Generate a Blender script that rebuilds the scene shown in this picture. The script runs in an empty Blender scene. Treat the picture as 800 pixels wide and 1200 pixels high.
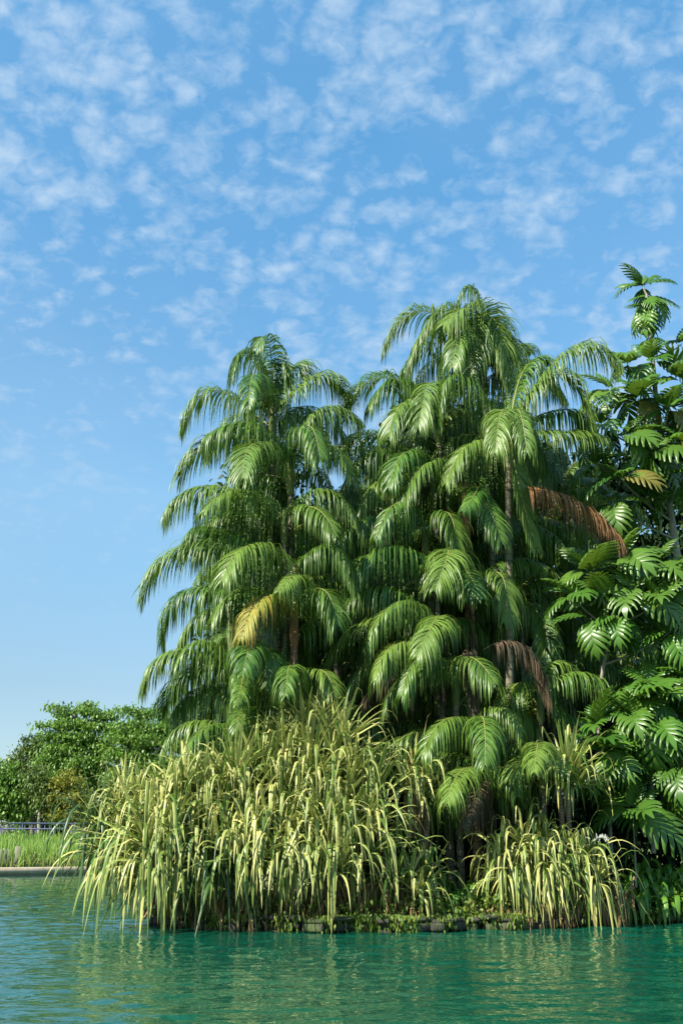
import bpy, math, random
import numpy as np
from math import radians as R
random.seed(7)
rng = np.random.default_rng(7)
S = bpy.context.scene
COL = S.collection

# ------------------------------------------------------------------ camera
F = 1300.0                      # focal length in pixels of the 800x1200 picture
PITCH = R(16.5)
CAM_H = 1.8
cd = bpy.data.cameras.new('camera')
cam = bpy.data.objects.new('camera', cd)
COL.objects.link(cam)
cam.location = (0, 0, CAM_H)
cam.rotation_euler = (R(90) + PITCH, 0, 0)
cd.sensor_fit = 'VERTICAL'
cd.sensor_height = 36.0
cd.lens = F * 36.0 / 1200.0
cd.clip_start = 0.1
cd.clip_end = 3000
S.camera = cam

# ------------------------------------------------------------------ light and sky
SUN_DIR = np.array([-0.62, -0.46, 0.66]); SUN_DIR /= np.linalg.norm(SUN_DIR)
SUN_EL = math.asin(SUN_DIR[2])
SUN_AZ = math.atan2(SUN_DIR[0], SUN_DIR[1])       # clockwise from +Y
sd = bpy.data.lights.new('sun', 'SUN')
sd.energy = 5.0
sd.angle = R(0.53)
sd.color = (1.0, 0.94, 0.82)
sun = bpy.data.objects.new('sun', sd)
COL.objects.link(sun)
from mathutils import Vector
sun.rotation_euler = Vector(SUN_DIR).to_track_quat('Z', 'Y').to_euler()

W = bpy.data.worlds.new('World')
S.world = W
W.use_nodes = True
nt = W.node_tree
for n in list(nt.nodes): nt.nodes.remove(n)
def N(t, kind, **kw):
    n = t.nodes.new(kind)
    for k, v in kw.items(): setattr(n, k, v)
    return n
def math_node(t, op, a, b=None, clamp=False):
    n = N(t, 'ShaderNodeMath', operation=op); n.use_clamp = clamp
    for i, v in enumerate((a, b)):
        if v is None: continue
        if isinstance(v, (int, float)): n.inputs[i].default_value = v
        else: t.links.new(v, n.inputs[i])
    return n.outputs[0]
out = N(nt, 'ShaderNodeOutputWorld')
bg = N(nt, 'ShaderNodeBackground')
bg.inputs['Strength'].default_value = 0.10
sky = N(nt, 'ShaderNodeTexSky', sky_type='NISHITA')
sky.sun_disc = False
sky.sun_elevation = SUN_EL
sky.sun_rotation = SUN_AZ
sky.air_density = 1.0; sky.dust_density = 0.25; sky.ozone_density = 1.0
tc = N(nt, 'ShaderNodeTexCoord')
sep = N(nt, 'ShaderNodeSeparateXYZ'); nt.links.new(tc.outputs['Generated'], sep.inputs[0])
zc = math_node(nt, 'ADD', math_node(nt, 'MAXIMUM', sep.outputs[2], 0.0), 0.32)
cx = math_node(nt, 'DIVIDE', sep.outputs[0], zc)
cy = math_node(nt, 'DIVIDE', sep.outputs[1], zc)
cmb = N(nt, 'ShaderNodeCombineXYZ'); nt.links.new(cx, cmb.inputs[0]); nt.links.new(cy, cmb.inputs[1])
def noise(t, vec, scale, detail, rough, dist=0.0, loc=(0, 0, 0), sc=(1, 1, 1)):
    mp = N(t, 'ShaderNodeMapping'); t.links.new(vec, mp.inputs[0])
    mp.inputs['Location'].default_value = loc; mp.inputs['Scale'].default_value = sc
    n = N(t, 'ShaderNodeTexNoise'); t.links.new(mp.outputs[0], n.inputs['Vector'])
    n.inputs['Scale'].default_value = scale; n.inputs['Detail'].default_value = detail
    n.inputs['Roughness'].default_value = rough; n.inputs['Distortion'].default_value = dist
    return n.outputs['Fac']
def ramp(t, fac, stops):
    r = N(t, 'ShaderNodeValToRGB'); t.links.new(fac, r.inputs[0])
    while len(r.color_ramp.elements) < len(stops): r.color_ramp.elements.new(0.5)
    for e, (p, c) in zip(r.color_ramp.elements, stops):
        e.position = p; e.color = (c, c, c, 1) if isinstance(c, (int, float)) else tuple(c) + (1,)
    return r.outputs[0]
warp = N(nt, 'ShaderNodeTexNoise'); nt.links.new(cmb.outputs[0], warp.inputs['Vector']); warp.inputs['Scale'].default_value = 20.0; warp.inputs['Detail'].default_value = 5
wv = N(nt, 'ShaderNodeVectorMath', operation='MULTIPLY_ADD'); nt.links.new(warp.outputs['Color'], wv.inputs[0]); wv.inputs[1].default_value = (0.075, 0.075, 0); nt.links.new(cmb.outputs[0], wv.inputs[2])
vor = N(nt, 'ShaderNodeTexVoronoi', feature='SMOOTH_F1'); vor.inputs['Scale'].default_value = 31.0; vor.inputs['Smoothness'].default_value = 0.35
nt.links.new(wv.outputs[0], vor.inputs['Vector'])
big = noise(nt, cmb.outputs[0], 2.3, 3, 0.55, 0.3, (14.0, 14.0, 0))
fine = noise(nt, cmb.outputs[0], 58.0, 6, 0.62, 0.6, (7.0, 2.0, 0))
med = noise(nt, cmb.outputs[0], 13.0, 4, 0.6, 0.4, (2.0, 9.0, 0))
dens = math_node(nt, 'SUBTRACT', 0.34, math_node(nt, 'MULTIPLY', vor.outputs['Distance'], 0.85))
dens = math_node(nt, 'ADD', dens, math_node(nt, 'MULTIPLY', math_node(nt, 'SUBTRACT', big, 0.5), 1.1))
dens = math_node(nt, 'ADD', dens, math_node(nt, 'MULTIPLY', math_node(nt, 'SUBTRACT', fine, 0.5), 0.95))
dens = math_node(nt, 'ADD', dens, math_node(nt, 'MULTIPLY', math_node(nt, 'SUBTRACT', med, 0.5), 0.9))
dens = math_node(nt, 'ADD', dens, 0.58)
cl = ramp(nt, dens, [(0.14, 0.0), (0.50, 0.34), (0.98, 0.86)])
horiz = ramp(nt, sep.outputs[2], [(0.12, 0.0), (0.32, 0.55), (0.44, 1.0)])
cl = math_node(nt, 'MULTIPLY', cl, horiz)
veil = ramp(nt, noise(nt, cmb.outputs[0], 0.9, 4, 0.6, 0.4, (9.3, 5.1, 0)), [(0.35, 0.03), (0.7, 0.25)])
cl = math_node(nt, 'MAXIMUM', cl, veil)
# the air's own colour by height over the horizon
air = ramp(nt, sep.outputs[2], [(0.0, (0.50, 0.58, 0.66)), (0.13, (0.58, 0.66, 0.70)), (0.30, (0.76, 1.04, 1.04)), (0.42, (0.58, 1.04, 1.14)), (0.66, (0.38, 1.18, 1.40))])
skc = N(nt, 'ShaderNodeMix', data_type='RGBA', blend_type='MULTIPLY'); skc.inputs['Factor'].default_value = 1.0
nt.links.new(sky.outputs[0], skc.inputs['A']); nt.links.new(air, skc.inputs['B'])
mix = N(nt, 'ShaderNodeMix', data_type='RGBA')
nt.links.new(cl, mix.inputs['Factor'])
nt.links.new(skc.outputs['Result'], mix.inputs['A'])
mix.inputs['B'].default_value = (2.6, 3.5, 4.5, 1)
nt.links.new(mix.outputs['Result'], bg.inputs['Color'])
nt.links.new(bg.outputs[0], out.inputs[0])

S.view_settings.view_transform = 'Standard'
S.view_settings.look = 'None'
S.view_settings.exposure = 1.02
S.view_settings.gamma = 1.0
S.view_settings.use_curve_mapping = False
S.cycles.max_bounces = 6
S.cycles.diffuse_bounces = 3
S.cycles.glossy_bounces = 3
S.cycles.transmission_bounces = 4
S.cycles.sample_clamp_indirect = 4.0

# ------------------------------------------------------------------ helpers
def at(px, py, Y):
    a = (px - 400) / F; b = (600 - py) / F
    dy = math.cos(PITCH) - b * math.sin(PITCH)
    dz = math.sin(PITCH) + b * math.cos(PITCH)
    t = Y / dy
    return np.array([a * t, Y, CAM_H + dz * t])
def proj(p):
    p = np.asarray(p, float); x = p[..., 0]; y = p[..., 1]; z = p[..., 2] - CAM_H
    f = y * math.cos(PITCH) + z * math.sin(PITCH)
    u = -y * math.sin(PITCH) + z * math.cos(PITCH)
    return 400 + F * x / f, 600 - F * u / f
def atx(px, Y): return at(px, 985, Y)[0]
def norm(v):
    v = np.asarray(v, float)
    return v / np.maximum(np.linalg.norm(v, axis=-1, keepdims=True), 1e-9)
def inside(poly, x, y):
    c = False; n = len(poly); j = n - 1
    for i in range(n):
        xi, yi = poly[i]; xj, yj = poly[j]
        if (yi > y) != (yj > y) and x < (xj - xi) * (y - yi) / (yj - yi) + xi: c = not c
        j = i
    return c

class MB:
    """collects quads with three vertex attributes: across, along, rnd"""
    def __init__(s): s.v = []; s.q = []; s.a = []; s.m = []; s.n = 0
    def grid(s, P, u, v, rnd, mat=0):
        # P: (n, rows, cols, 3)
        n, r, c, _ = P.shape
        s.v.append(P.reshape(-1, 3))
        A = np.zeros((n, r, c, 3)); A[..., 0] = u; A[..., 1] = v; A[..., 2] = rnd
        s.a.append(A.reshape(-1, 3))
        idx = np.arange(n * r * c).reshape(n, r, c) + s.n
        q = np.stack([idx[:, :-1, :-1], idx[:, :-1, 1:], idx[:, 1:, 1:], idx[:, 1:, :-1]], -1).reshape(-1, 4)
        s.q.append(q); s.m.append(np.full(len(q), mat)); s.n += n * r * c
    def raw(s, V, Q, A, mat=0):
        s.v.append(V); s.q.append(Q + s.n); s.a.append(A); s.m.append(np.full(len(Q), mat)); s.n += len(V)
    def tube(s, pts, rad, k=8, mat=0, rnd=0.5, jit=0.0):
        pts = np.asarray(pts, float); n = len(pts)
        rad = np.broadcast_to(np.asarray(rad, float), (n,))
        T = norm(np.gradient(pts, axis=0))
        ref = np.array([1.0, 0.2, 0]) if abs(T[0][2]) > 0.8 else np.array([0, 0, 1.0])
        s1 = norm(np.cross(T, ref)); s2 = norm(np.cross(s1, T))
        an = np.linspace(0, 2 * math.pi, k + 1)
        rr = rad[:, None] * np.ones(k + 1)
        if jit:
            J = 1 + rng.normal(0, jit, (n, k + 1)); J[:, -1] = J[:, 0]; rr = rr * J
        P = pts[:, None, :] + rr[..., None] * (np.cos(an)[None, :, None] * s1[:, None, :] + np.sin(an)[None, :, None] * s2[:, None, :])
        L = np.concatenate([[0], np.cumsum(np.linalg.norm(np.diff(pts, axis=0), axis=1))])
        s.grid(P[None], (np.arange(k + 1) / k)[None, None, :], L[None, :, None], rnd, mat)
        # end cap
        c = np.concatenate([P[-1][:k], pts[-1][None]]); Q = np.array([[i, (i + 1) % k, k, k] for i in range(k)])
        Q = np.array([[i, i + 1, i + 2, k] if i + 2 < k else [i, (i + 1) % k, 0, k] for i in range(0, k, 2)])
        s.raw(c, Q, np.tile([0.5, L[-1], rnd], (len(c), 1)), mat)
    def box(s, c, d, rot=0.0, mat=0, rnd=0.5, taper=1.0):
        x, y, z = np.array(d) / 2
        V = np.array([[-x, -y, -z], [x, -y, -z], [x, y, -z], [-x, y, -z], [-x * taper, -y * taper, z], [x * taper, -y * taper, z], [x * taper, y * taper, z], [-x * taper, y * taper, z]])
        cr, sr = math.cos(rot), math.sin(rot)
        V = V @ np.array([[cr, sr, 0], [-sr, cr, 0], [0, 0, 1]]) + np.array(c)
        Q = np.array([[0, 3, 2, 1], [4, 5, 6, 7], [0, 1, 5, 4], [1, 2, 6, 5], [2, 3, 7, 6], [3, 0, 4, 7]])
        s.raw(V, Q, np.tile([0.5, 0.5, rnd], (8, 1)), mat)
    def build(s, name, mats, parent=None, smooth=False):
        V = np.concatenate(s.v).astype(np.float32); Q = np.concatenate(s.q); A = np.concatenate(s.a).astype(np.float32); M = np.concatenate(s.m)
        off = np.zeros(3)
        if parent is not None: off = np.array(parent['_o'])
        V = V - off.astype(np.float32)
        me = bpy.data.meshes.new(name)
        me.vertices.add(len(V)); me.vertices.foreach_set('co', V.ravel())
        me.loops.add(len(Q) * 4); me.loops.foreach_set('vertex_index', Q.ravel().astype(np.int32))
        me.polygons.add(len(Q)); me.polygons.foreach_set('loop_start', np.arange(0, len(Q) * 4, 4, dtype=np.int32))
        if not isinstance(mats, (list, tuple)): mats = [mats]
        for m in mats: me.materials.append(m)
        me.polygons.foreach_set('material_index', M.astype(np.int32))
        if smooth: me.polygons.foreach_set('use_smooth', np.ones(len(Q), bool))
        for i, nm in enumerate(('across', 'along', 'rnd')):
            at_ = me.attributes.new(nm, 'FLOAT', 'POINT'); at_.data.foreach_set('value', A[:, i].copy())
        me.update(calc_edges=True)
        o = bpy.data.objects.new(name, me); COL.objects.link(o)
        if parent is not None: o.parent = parent
        return o
def thing(name, label, cat, loc, group=None):
    o = bpy.data.objects.new(name, None); COL.objects.link(o)
    o.location = tuple(float(x) for x in loc); o.empty_display_size = 0.3
    o['label'] = label; o['category'] = cat; o['_o'] = [float(x) for x in loc]
    if group: o['group'] = group
    return o
def tag(o, label=None, cat=None, group=None, kind=None):
    if label: o['label'] = label
    if cat: o['category'] = cat
    if group: o['group'] = group
    if kind: o['kind'] = kind
    return o

def strips(mb, base, d0, L, W, side, rows, droop, rnd, fold=0.25, mat=0, width=None, kink=None, twist=0.0):
    """n curved strap leaves, three vertices across.  base,d0,side (n,3); L,W,droop,rnd (n,)"""
    n = len(base); t = np.linspace(0, 1, rows)
    d0 = norm(d0); down = np.array([0, 0, -1.0])
    gmax = np.clip(rng.normal(.86, .12, n), .45, .97)
    P = np.zeros((n, rows, 3)); P[:, 0] = base; T = np.zeros((n, rows, 3)); T[:, 0] = d0
    for k in range(1, rows):
        if kink is None: g = np.clip(droop * t[k], 0, 0.97)
        else: g = gmax / (1 + np.exp(-(t[k] - kink) * droop))
        d = norm(d0 * (1 - g)[:, None] + down * g[:, None])
        P[:, k] = P[:, k - 1] + d * (L / (rows - 1))[:, None]; T[:, k] = d
    sd = side[:, None, :] - (side[:, None, :] * T).sum(-1, keepdims=True) * T
    sd = norm(sd)
    nn = norm(np.cross(sd, T))
    w = width(t) if width is not None else np.clip(np.minimum(t * 6 + 0.35, (1 - t) * 2.2 + 0.04), 0, 1)
    hw = 0.5 * W[:, None] * w[None, :]
    if twist:
        a = (rng.normal(0, twist, n)[:, None] * t[None, :])[..., None]
        sd, nn = sd * np.cos(a) + nn * np.sin(a), nn * np.cos(a) - sd * np.sin(a)
    G = np.stack([P - sd * hw[..., None], P + nn * (hw * fold)[..., None], P + sd * hw[..., None]], 2)
    mb.grid(G, np.array([0, 0.5, 1.0])[None, None, :], t[None, :, None], rnd[:, None, None], mat)

# ------------------------------------------------------------------ materials
def new_mat(name):
    m = bpy.data.materials.new(name); m.use_nodes = True
    t = m.node_tree
    for n in list(t.nodes): t.nodes.remove(n)
    o = N(t, 'ShaderNodeOutputMaterial'); p = N(t, 'ShaderNodeBsdfPrincipled')
    t.links.new(p.outputs[0], o.inputs[0])
    return m, t, p, o
def attr(t, name): return N(t, 'ShaderNodeAttribute', attribute_name=name).outputs['Fac']
def mixc(t, fac, a, b, mode='MIX'):
    m = N(t, 'ShaderNodeMix', data_type='RGBA', blend_type=mode)
    for k, v in (('Factor', fac), ('A', a), ('B', b)):
        if isinstance(v, (int, float)): m.inputs[k].default_value = v
        elif isinstance(v, tuple): m.inputs[k].default_value = v + (1,)
        else: t.links.new(v, m.inputs[k])
    return m.outputs['Result']
def leaf_mat(name, c1, c2, rough=0.4, trans=0.3, tcol=(0.25, 0.4, 0.04), spec=0.5, tipc=None, tip_at=0.8, edge=None, edge_w=0.18, objvar=0.35, hue2=None, blotch=None):
    KF = 0.68
    c1, c2, tcol = [tuple(x * KF for x in c) for c in (c1, c2, tcol)]
    if hue2: hue2 = tuple(x * KF for x in hue2)
    if edge: edge = tuple(x * KF for x in edge)
    if tipc: tipc = tuple(x * KF for x in tipc)
    m, t, p, o = new_mat(name)
    col = mixc(t, attr(t, 'rnd'), c1, c2)
    if blotch:
        tq = N(t, 'ShaderNodeTexCoord')
        col = mixc(t, ramp(t, noise(t, tq.outputs['Object'], 2.2, 4, 0.65), [(0.42, 0.0), (0.6, 1.0)]), col, tuple(x * KF for x in blotch))
    if hue2 is not None:
        oi = N(t, 'ShaderNodeObjectInfo')
        col = mixc(t, math_node(t, 'MULTIPLY', oi.outputs['Random'], objvar), col, hue2)
    if edge is not None:
        ac = attr(t, 'across')
        d = math_node(t, 'ABSOLUTE', math_node(t, 'SUBTRACT', ac, 0.5))
        w = math_node(t, 'SUBTRACT', 0.5, math_node(t, 'MULTIPLY', attr(t, 'rnd'), edge_w * 2))
        f = math_node(t, 'GREATER_THAN', d, w)
        # a few leaves also carry a pale centre stripe
        f2 = math_node(t, 'MULTIPLY', math_node(t, 'LESS_THAN', d, 0.07), math_node(t, 'GREATER_THAN', attr(t, 'rnd'), 0.6))
        f = math_node(t, 'MAXIMUM', f, f2)
        f = math_node(t, 'MULTIPLY', f, math_node(t, 'ADD', 0.55, math_node(t, 'MULTIPLY', attr(t, 'rnd'), 0.45)))
        col = mixc(t, f, col, edge)
    if tipc is not None:
        g = N(t, 'ShaderNodeMapRange'); g.inputs['From Min'].default_value = tip_at; g.inputs['From Max'].default_value = 1.0
        t.links.new(attr(t, 'along'), g.inputs[0])
        col = mixc(t, g.outputs[0], col, tipc)
    t.links.new(col, p.inputs['Base Color'])
    p.inputs['Roughness'].default_value = rough
    p.inputs['Specular IOR Level'].default_value = spec
    if trans > 0:
        tr = N(t, 'ShaderNodeBsdfTranslucent')
        tc_ = mixc(t, 0.6, col, tcol)
        t.links.new(tc_, tr.inputs['Color'])
        ms = N(t, 'ShaderNodeMixShader'); ms.inputs[0].default_value = trans
        t.links.new(p.outputs[0], ms.inputs[1]); t.links.new(tr.outputs[0], ms.inputs[2]); t.links.new(ms.outputs[0], o.inputs[0])
    return m
M = {}
M['frond'] = leaf_mat('palm_leaf', (0.030, 0.125, 0.018), (0.18, 0.33, 0.045), 0.38, 0.20, (0.32, 0.52, 0.05), 0.42, hue2=(0.30, 0.42, 0.07), objvar=0.55)
M['frond_yellow'] = leaf_mat('yellowing_palm_leaf', (0.52, 0.42, 0.07), (0.30, 0.38, 0.06), 0.5, 0.25, (0.6, 0.4, 0.05), 0.3, tipc=(0.16, 0.08, 0.05), tip_at=0.5)
M['frond_rust'] = leaf_mat('rust_palm_leaf', (0.58, 0.31, 0.14), (0.42, 0.25, 0.09), 0.6, 0.25, (0.7, 0.35, 0.12), 0.2, blotch=(0.34, 0.17, 0.06), tipc=(0.14, 0.08, 0.05), tip_at=0.6)
M['frond_brown'] = leaf_mat('withered_palm_leaf', (0.17, 0.11, 0.065), (0.24, 0.16, 0.09), 0.7, 0.15, (0.3, 0.2, 0.1), 0.2, blotch=(0.10, 0.09, 0.05))
M['rachis'] = leaf_mat('palm_rachis', (0.28, 0.32, 0.07), (0.36, 0.34, 0.09), 0.4, 0.0)
M['pandan'] = leaf_mat('screw_pine_leaf', (0.10, 0.24, 0.03), (0.34, 0.46, 0.08), 0.38, 0.24, (0.5, 0.55, 0.12), 0.45, edge=(0.86, 0.82, 0.28), edge_w=0.22, tipc=(0.30, 0.20, 0.08), tip_at=0.93)
M['pandan_green'] = leaf_mat('screw_pine_leaf_green', (0.05, 0.12, 0.03), (0.09, 0.18, 0.04), 0.38, 0.2, (0.3, 0.4, 0.08), 0.45)
M['dead'] = leaf_mat('dead_leaf', (0.30, 0.17, 0.08), (0.45, 0.30, 0.15), 0.7, 0.15, (0.4, 0.25, 0.1), 0.2)
M['bread'] = leaf_mat('breadfruit_leaf', (0.038, 0.14, 0.016), (0.13, 0.29, 0.03), 0.36, 0.20, (0.32, 0.52, 0.04), 0.42, hue2=(0.16, 0.25, 0.04), objvar=0.4)
M['bread_old'] = leaf_mat('breadfruit_old_leaf', (0.22, 0.24, 0.05), (0.32, 0.26, 0.06), 0.4, 0.3, (0.6, 0.5, 0.08), 0.4)
M['lily'] = leaf_mat('strap_leaf', (0.10, 0.30, 0.03), (0.24, 0.46, 0.06), 0.35, 0.3, (0.35, 0.5, 0.05), 0.5)
M['cover'] = leaf_mat('ground_cover_leaf', (0.08, 0.20, 0.02), (0.34, 0.42, 0.06), 0.45, 0.3, (0.4, 0.5, 0.05), 0.4)
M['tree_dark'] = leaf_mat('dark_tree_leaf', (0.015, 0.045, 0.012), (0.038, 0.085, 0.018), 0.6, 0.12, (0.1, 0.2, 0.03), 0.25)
M['tree_a'] = leaf_mat('almond_tree_leaf', (0.13, 0.28, 0.04), (0.27, 0.46, 0.07), 0.42, 0.3, (0.28, 0.48, 0.05), 0.45)
M['tree_b'] = leaf_mat('round_tree_leaf', (0.09, 0.17, 0.03), (0.19, 0.27, 0.05), 0.5, 0.25, (0.25, 0.35, 0.05), 0.4)
M['tree_y'] = leaf_mat('olive_tree_leaf', (0.24, 0.29, 0.03), (0.38, 0.38, 0.05), 0.5, 0.3, (0.4, 0.4, 0.05), 0.4)
M['reed'] = leaf_mat('reed_blade', (0.24, 0.48, 0.07), (0.42, 0.58, 0.12), 0.5, 0.3, (0.4, 0.5, 0.1), 0.3)
M['reed_dry'] = leaf_mat('dry_reed_blade', (0.42, 0.38, 0.16), (0.55, 0.48, 0.22), 0.6, 0.2, (0.5, 0.45, 0.2), 0.2)
M['flower'] = leaf_mat('white_flower', (0.75, 0.72, 0.78), (0.6, 0.58, 0.7), 0.6, 0.2, (0.8, 0.8, 0.8), 0.3)

def bark_mat(name, c1, c2, ring=0.0, ringc=(0.1, 0.08, 0.06), scale=6, rough=0.85, bump=0.6):
    c1 = tuple(x * .75 for x in c1); c2 = tuple(x * .75 for x in c2)
    m, t, p, o = new_mat(name)
    tcn = N(t, 'ShaderNodeTexCoord')
    n1 = noise(t, tcn.outputs['Object'], scale, 6, 0.65, 0.4, sc=(1, 1, 0.35))
    col = mixc(t, ramp(t, n1, [(0.32, 0.0), (0.68, 1.0)]), c1, c2)
    h = n1
    if ring:
        al = attr(t, 'along')
        wob = math_node(t, 'MULTIPLY', noise(t, tcn.outputs['Object'], 1.6, 2, 0.5), 0.35)
        ph = math_node(t, 'FRACT', math_node(t, 'MULTIPLY', math_node(t, 'ADD', al, wob), ring))
        lo = math_node(t, 'LESS_THAN', ph, 0.17)
        col = mixc(t, lo, col, ringc)
        h = math_node(t, 'SUBTRACT', n1, lo)
    b = N(t, 'ShaderNodeBump'); b.inputs['Strength'].default_value = bump; b.inputs['Distance'].default_value = 0.02
    t.links.new(h, b.inputs['Height']); t.links.new(b.outputs[0], p.inputs['Normal'])
    t.links.new(col, p.inputs['Base Color']); p.inputs['Roughness'].default_value = rough
    p.inputs['Specular IOR Level'].default_value = 0.25
    return m
M['palm_trunk'] = bark_mat('palm_trunk', (0.17, 0.165, 0.11), (0.33, 0.29, 0.19), 5.0, (0.10, 0.09, 0.06))
M['palm_trunk_red'] = bark_mat('palm_trunk_reddish', (0.20, 0.12, 0.07), (0.34, 0.22, 0.12), 5.0, (0.09, 0.055, 0.035))
M['sheath'] = bark_mat('crownshaft', (0.26, 0.13, 0.06), (0.45, 0.26, 0.13), 0, scale=9)
M['sheath_green'] = bark_mat('crownshaft_green', (0.12, 0.18, 0.05), (0.25, 0.27, 0.09), 0, scale=5)
M['bark'] = bark_mat('bark', (0.16, 0.13, 0.09), (0.33, 0.28, 0.20))
M['bark_pale'] = bark_mat('pale_bark', (0.30, 0.27, 0.20), (0.46, 0.41, 0.32))
M['pandan_stem'] = bark_mat('screw_pine_stem', (0.20, 0.13, 0.08), (0.36, 0.26, 0.17), 14.0, (0.10, 0.06, 0.04))
M['soil'] = bark_mat('soil', (0.05, 0.035, 0.02), (0.12, 0.085, 0.05), scale=3)
M['concrete'] = bark_mat('bank_concrete', (0.46, 0.36, 0.24), (0.66, 0.56, 0.42), scale=1.5, bump=0.3)
M['paving'] = bark_mat('pale_paving', (0.55, 0.52, 0.50), (0.68, 0.66, 0.64), scale=1.0, bump=0.1)
M['wood'] = bark_mat('weathered_board', (0.24, 0.24, 0.16), (0.36, 0.35, 0.24), scale=3)
M['grass'] = bark_mat('bank_grass', (0.10, 0.17, 0.03), (0.22, 0.28, 0.06), scale=0.6)
def stone_mat():
    m, t, p, o = new_mat('mossy_stone')
    tcn = N(t, 'ShaderNodeTexCoord')
    n1 = noise(t, tcn.outputs['Object'], 5, 7, 0.7, 0.5)
    n2 = noise(t, tcn.outputs['Object'], 1.8, 4, 0.6)
    col = mixc(t, ramp(t, n1, [(0.35, 0.0), (0.7, 1.0)]), (0.014, 0.013, 0.009), (0.055, 0.048, 0.03))
    col = mixc(t, attr(t, 'rnd'), mixc(t, 0.5, col, (0.04, 0.04, 0.03)), col)
    col = mixc(t, ramp(t, n2, [(0.48, 0.0), (0.60, 0.8)]), col, (0.07, 0.10, 0.025))
    b = N(t, 'ShaderNodeBump'); b.inputs['Strength'].default_value = 0.9; b.inputs['Distance'].default_value = 0.05
    t.links.new(n1, b.inputs['Height']); t.links.new(b.outputs[0], p.inputs['Normal'])
    t.links.new(col, p.inputs['Base Color']); p.inputs['Roughness'].default_value = 0.8
    return m
M['stone'] = stone_mat()
def paint(name, c, rough=0.4, metal=0.0):
    m, t, p, o = new_mat(name)
    tcn = N(t, 'ShaderNodeTexCoord')
    n1 = noise(t, tcn.outputs['Object'], 4, 5, 0.6)
    t.links.new(mixc(t, math_node(t, 'MULTIPLY', n1, 0.5), c, tuple(x * 0.6 for x in c)), p.inputs['Base Color'])
    p.inputs['Roughness'].default_value = rough; p.inputs['Metallic'].default_value = metal
    return m
M['rail_blue'] = paint('blue_grey_paint', (0.09, 0.12, 0.18))
M['rail_violet'] = paint('lavender_paint', (0.17, 0.16, 0.30))
def water_mat():
    m, t, p, o = new_mat('pond_water')
    g = N(t, 'ShaderNodeNewGeometry')
    n0 = noise(t, g.outputs['Position'], 0.12, 3, 0.5)
    col = mixc(t, n0, (0.001, 0.056, 0.033), (0.002, 0.078, 0.046))
    t.links.new(col, p.inputs['Base Color'])
    p.inputs['Roughness'].default_value = 0.01
    p.inputs['IOR'].default_value = 1.333
    a = noise(t, g.outputs['Position'], 1.35, 2, 0.5, 1.0, sc=(0.85, 1.15, 1))
    b_ = noise(t, g.outputs['Position'], 4.6, 2, 0.5, 0.5, (3, 8, 0), sc=(0.75, 1.2, 1))
    c_ = noise(t, g.outputs['Position'], 0.6, 2, 0.5, 0.3, (13, 8, 0), sc=(.7, 1.3, 1))
    gust = ramp(t, noise(t, g.outputs['Position'], 0.11, 3, 0.6, 0.5, (2, 5, 0), sc=(1, .6, 1)), [(0.3, 0.55), (0.7, 1.35)])
    h = math_node(t, 'MULTIPLY', b_, 0.017)
    h = math_node(t, 'MULTIPLY', h, gust)
    b = N(t, 'ShaderNodeBump'); b.inputs['Strength'].default_value = 1.0; b.inputs['Distance'].default_value = 1.0
    t.links.new(h, b.inputs['Height']); t.links.new(b.outputs[0], p.inputs['Normal'])
    return m
M['water'] = water_mat()

# ------------------------------------------------------------------ setting: ground, water, banks
def wp(px, Y): return np.array([atx(px, Y), Y])
edge = [np.array([-140.0, 30.0]), np.array([-60.0, 45.0]), wp(-160, 59), wp(-20, 61.0), wp(40, 62.0), wp(100, 63.5), wp(300, 68), np.array([20.0, 80.0]), np.array([90.0, 84.0]), np.array([200, 60.0])]
EX = np.array([e[0] for e in edge]); EY = np.array([e[1] for e in edge])
def edge_y(x): return np.interp(x, EX, EY)
def ground_h(x, y):
    d = (y - edge_y(x)) * 0.9
    h = np.where(d < 0.1, -1.5, 0.28 + 1.45 * np.clip(d / 9.5, 0, 1) ** 0.8)
    return h
xs = np.unique(np.concatenate([[-900, -500, -250, -150], np.arange(-100, 101, 2.0), [150, 250, 500, 900], np.arange(-30, -5, 0.5)]))
ys = np.unique(np.concatenate([[-300, -150, -70, 0, 30, 45], np.arange(50, 95, 0.5), [100, 120, 160, 250, 500, 1200]]))
X, Y = np.meshgrid(xs, ys)
Z = ground_h(X, Y)
Z = np.where(Y < -60, 0.8, Z)
g = MB(); g.grid(np.stack([X, Y, Z], -1)[None], 0.5, 0.5, 0.5)
tag(g.build('ground', M['grass']), kind='structure')
# the water sheet: real wind waves over the open pond, fading out far from the island
wxs = np.unique(np.concatenate([[-140, -110, -80, -60, -45, -35, -28], np.arange(-22, 18, 0.095), [20, 24, 30, 40, 60, 90, 130, 180]]))
wys = np.unique(np.concatenate([[-100, -60, -30, -10, 0, 4], np.arange(7, 29, 0.085), np.arange(29, 66, 0.17), [68, 72, 78, 84, 90]]))
WX, WY = np.meshgrid(wxs, wys); WZ = np.zeros_like(WX)
wr = np.random.default_rng(11)
for k in range(70):
    lam = 0.36 * (1.5 / 0.36) ** (wr.random() ** 1.3); th = math.pi * .5 + wr.normal(0, .7)
    kk = 2 * math.pi / lam; amp = 0.0185 * wr.uniform(.5, 1.2) / kk * (1 if lam < .9 else .7)
    env = 0.75 + 0.5 * np.sin(WX * wr.uniform(.15, .5) + WY * wr.uniform(.1, .4) + wr.uniform(0, 6))
    WZ += amp * env * np.sin(kk * (np.cos(th) * WX + np.sin(th) * WY) + wr.uniform(0, 6.28) + 0.5 * np.sin(WX * 1.1 + k))
fade = np.clip((WX + 22) / 4, 0, 1) * np.clip((17.8 - WX) / 4, 0, 1) * np.clip((WY - 7) / 3, 0, 1) * np.clip((66 - WY) / 4, 0, 1)
WZ *= fade
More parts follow.
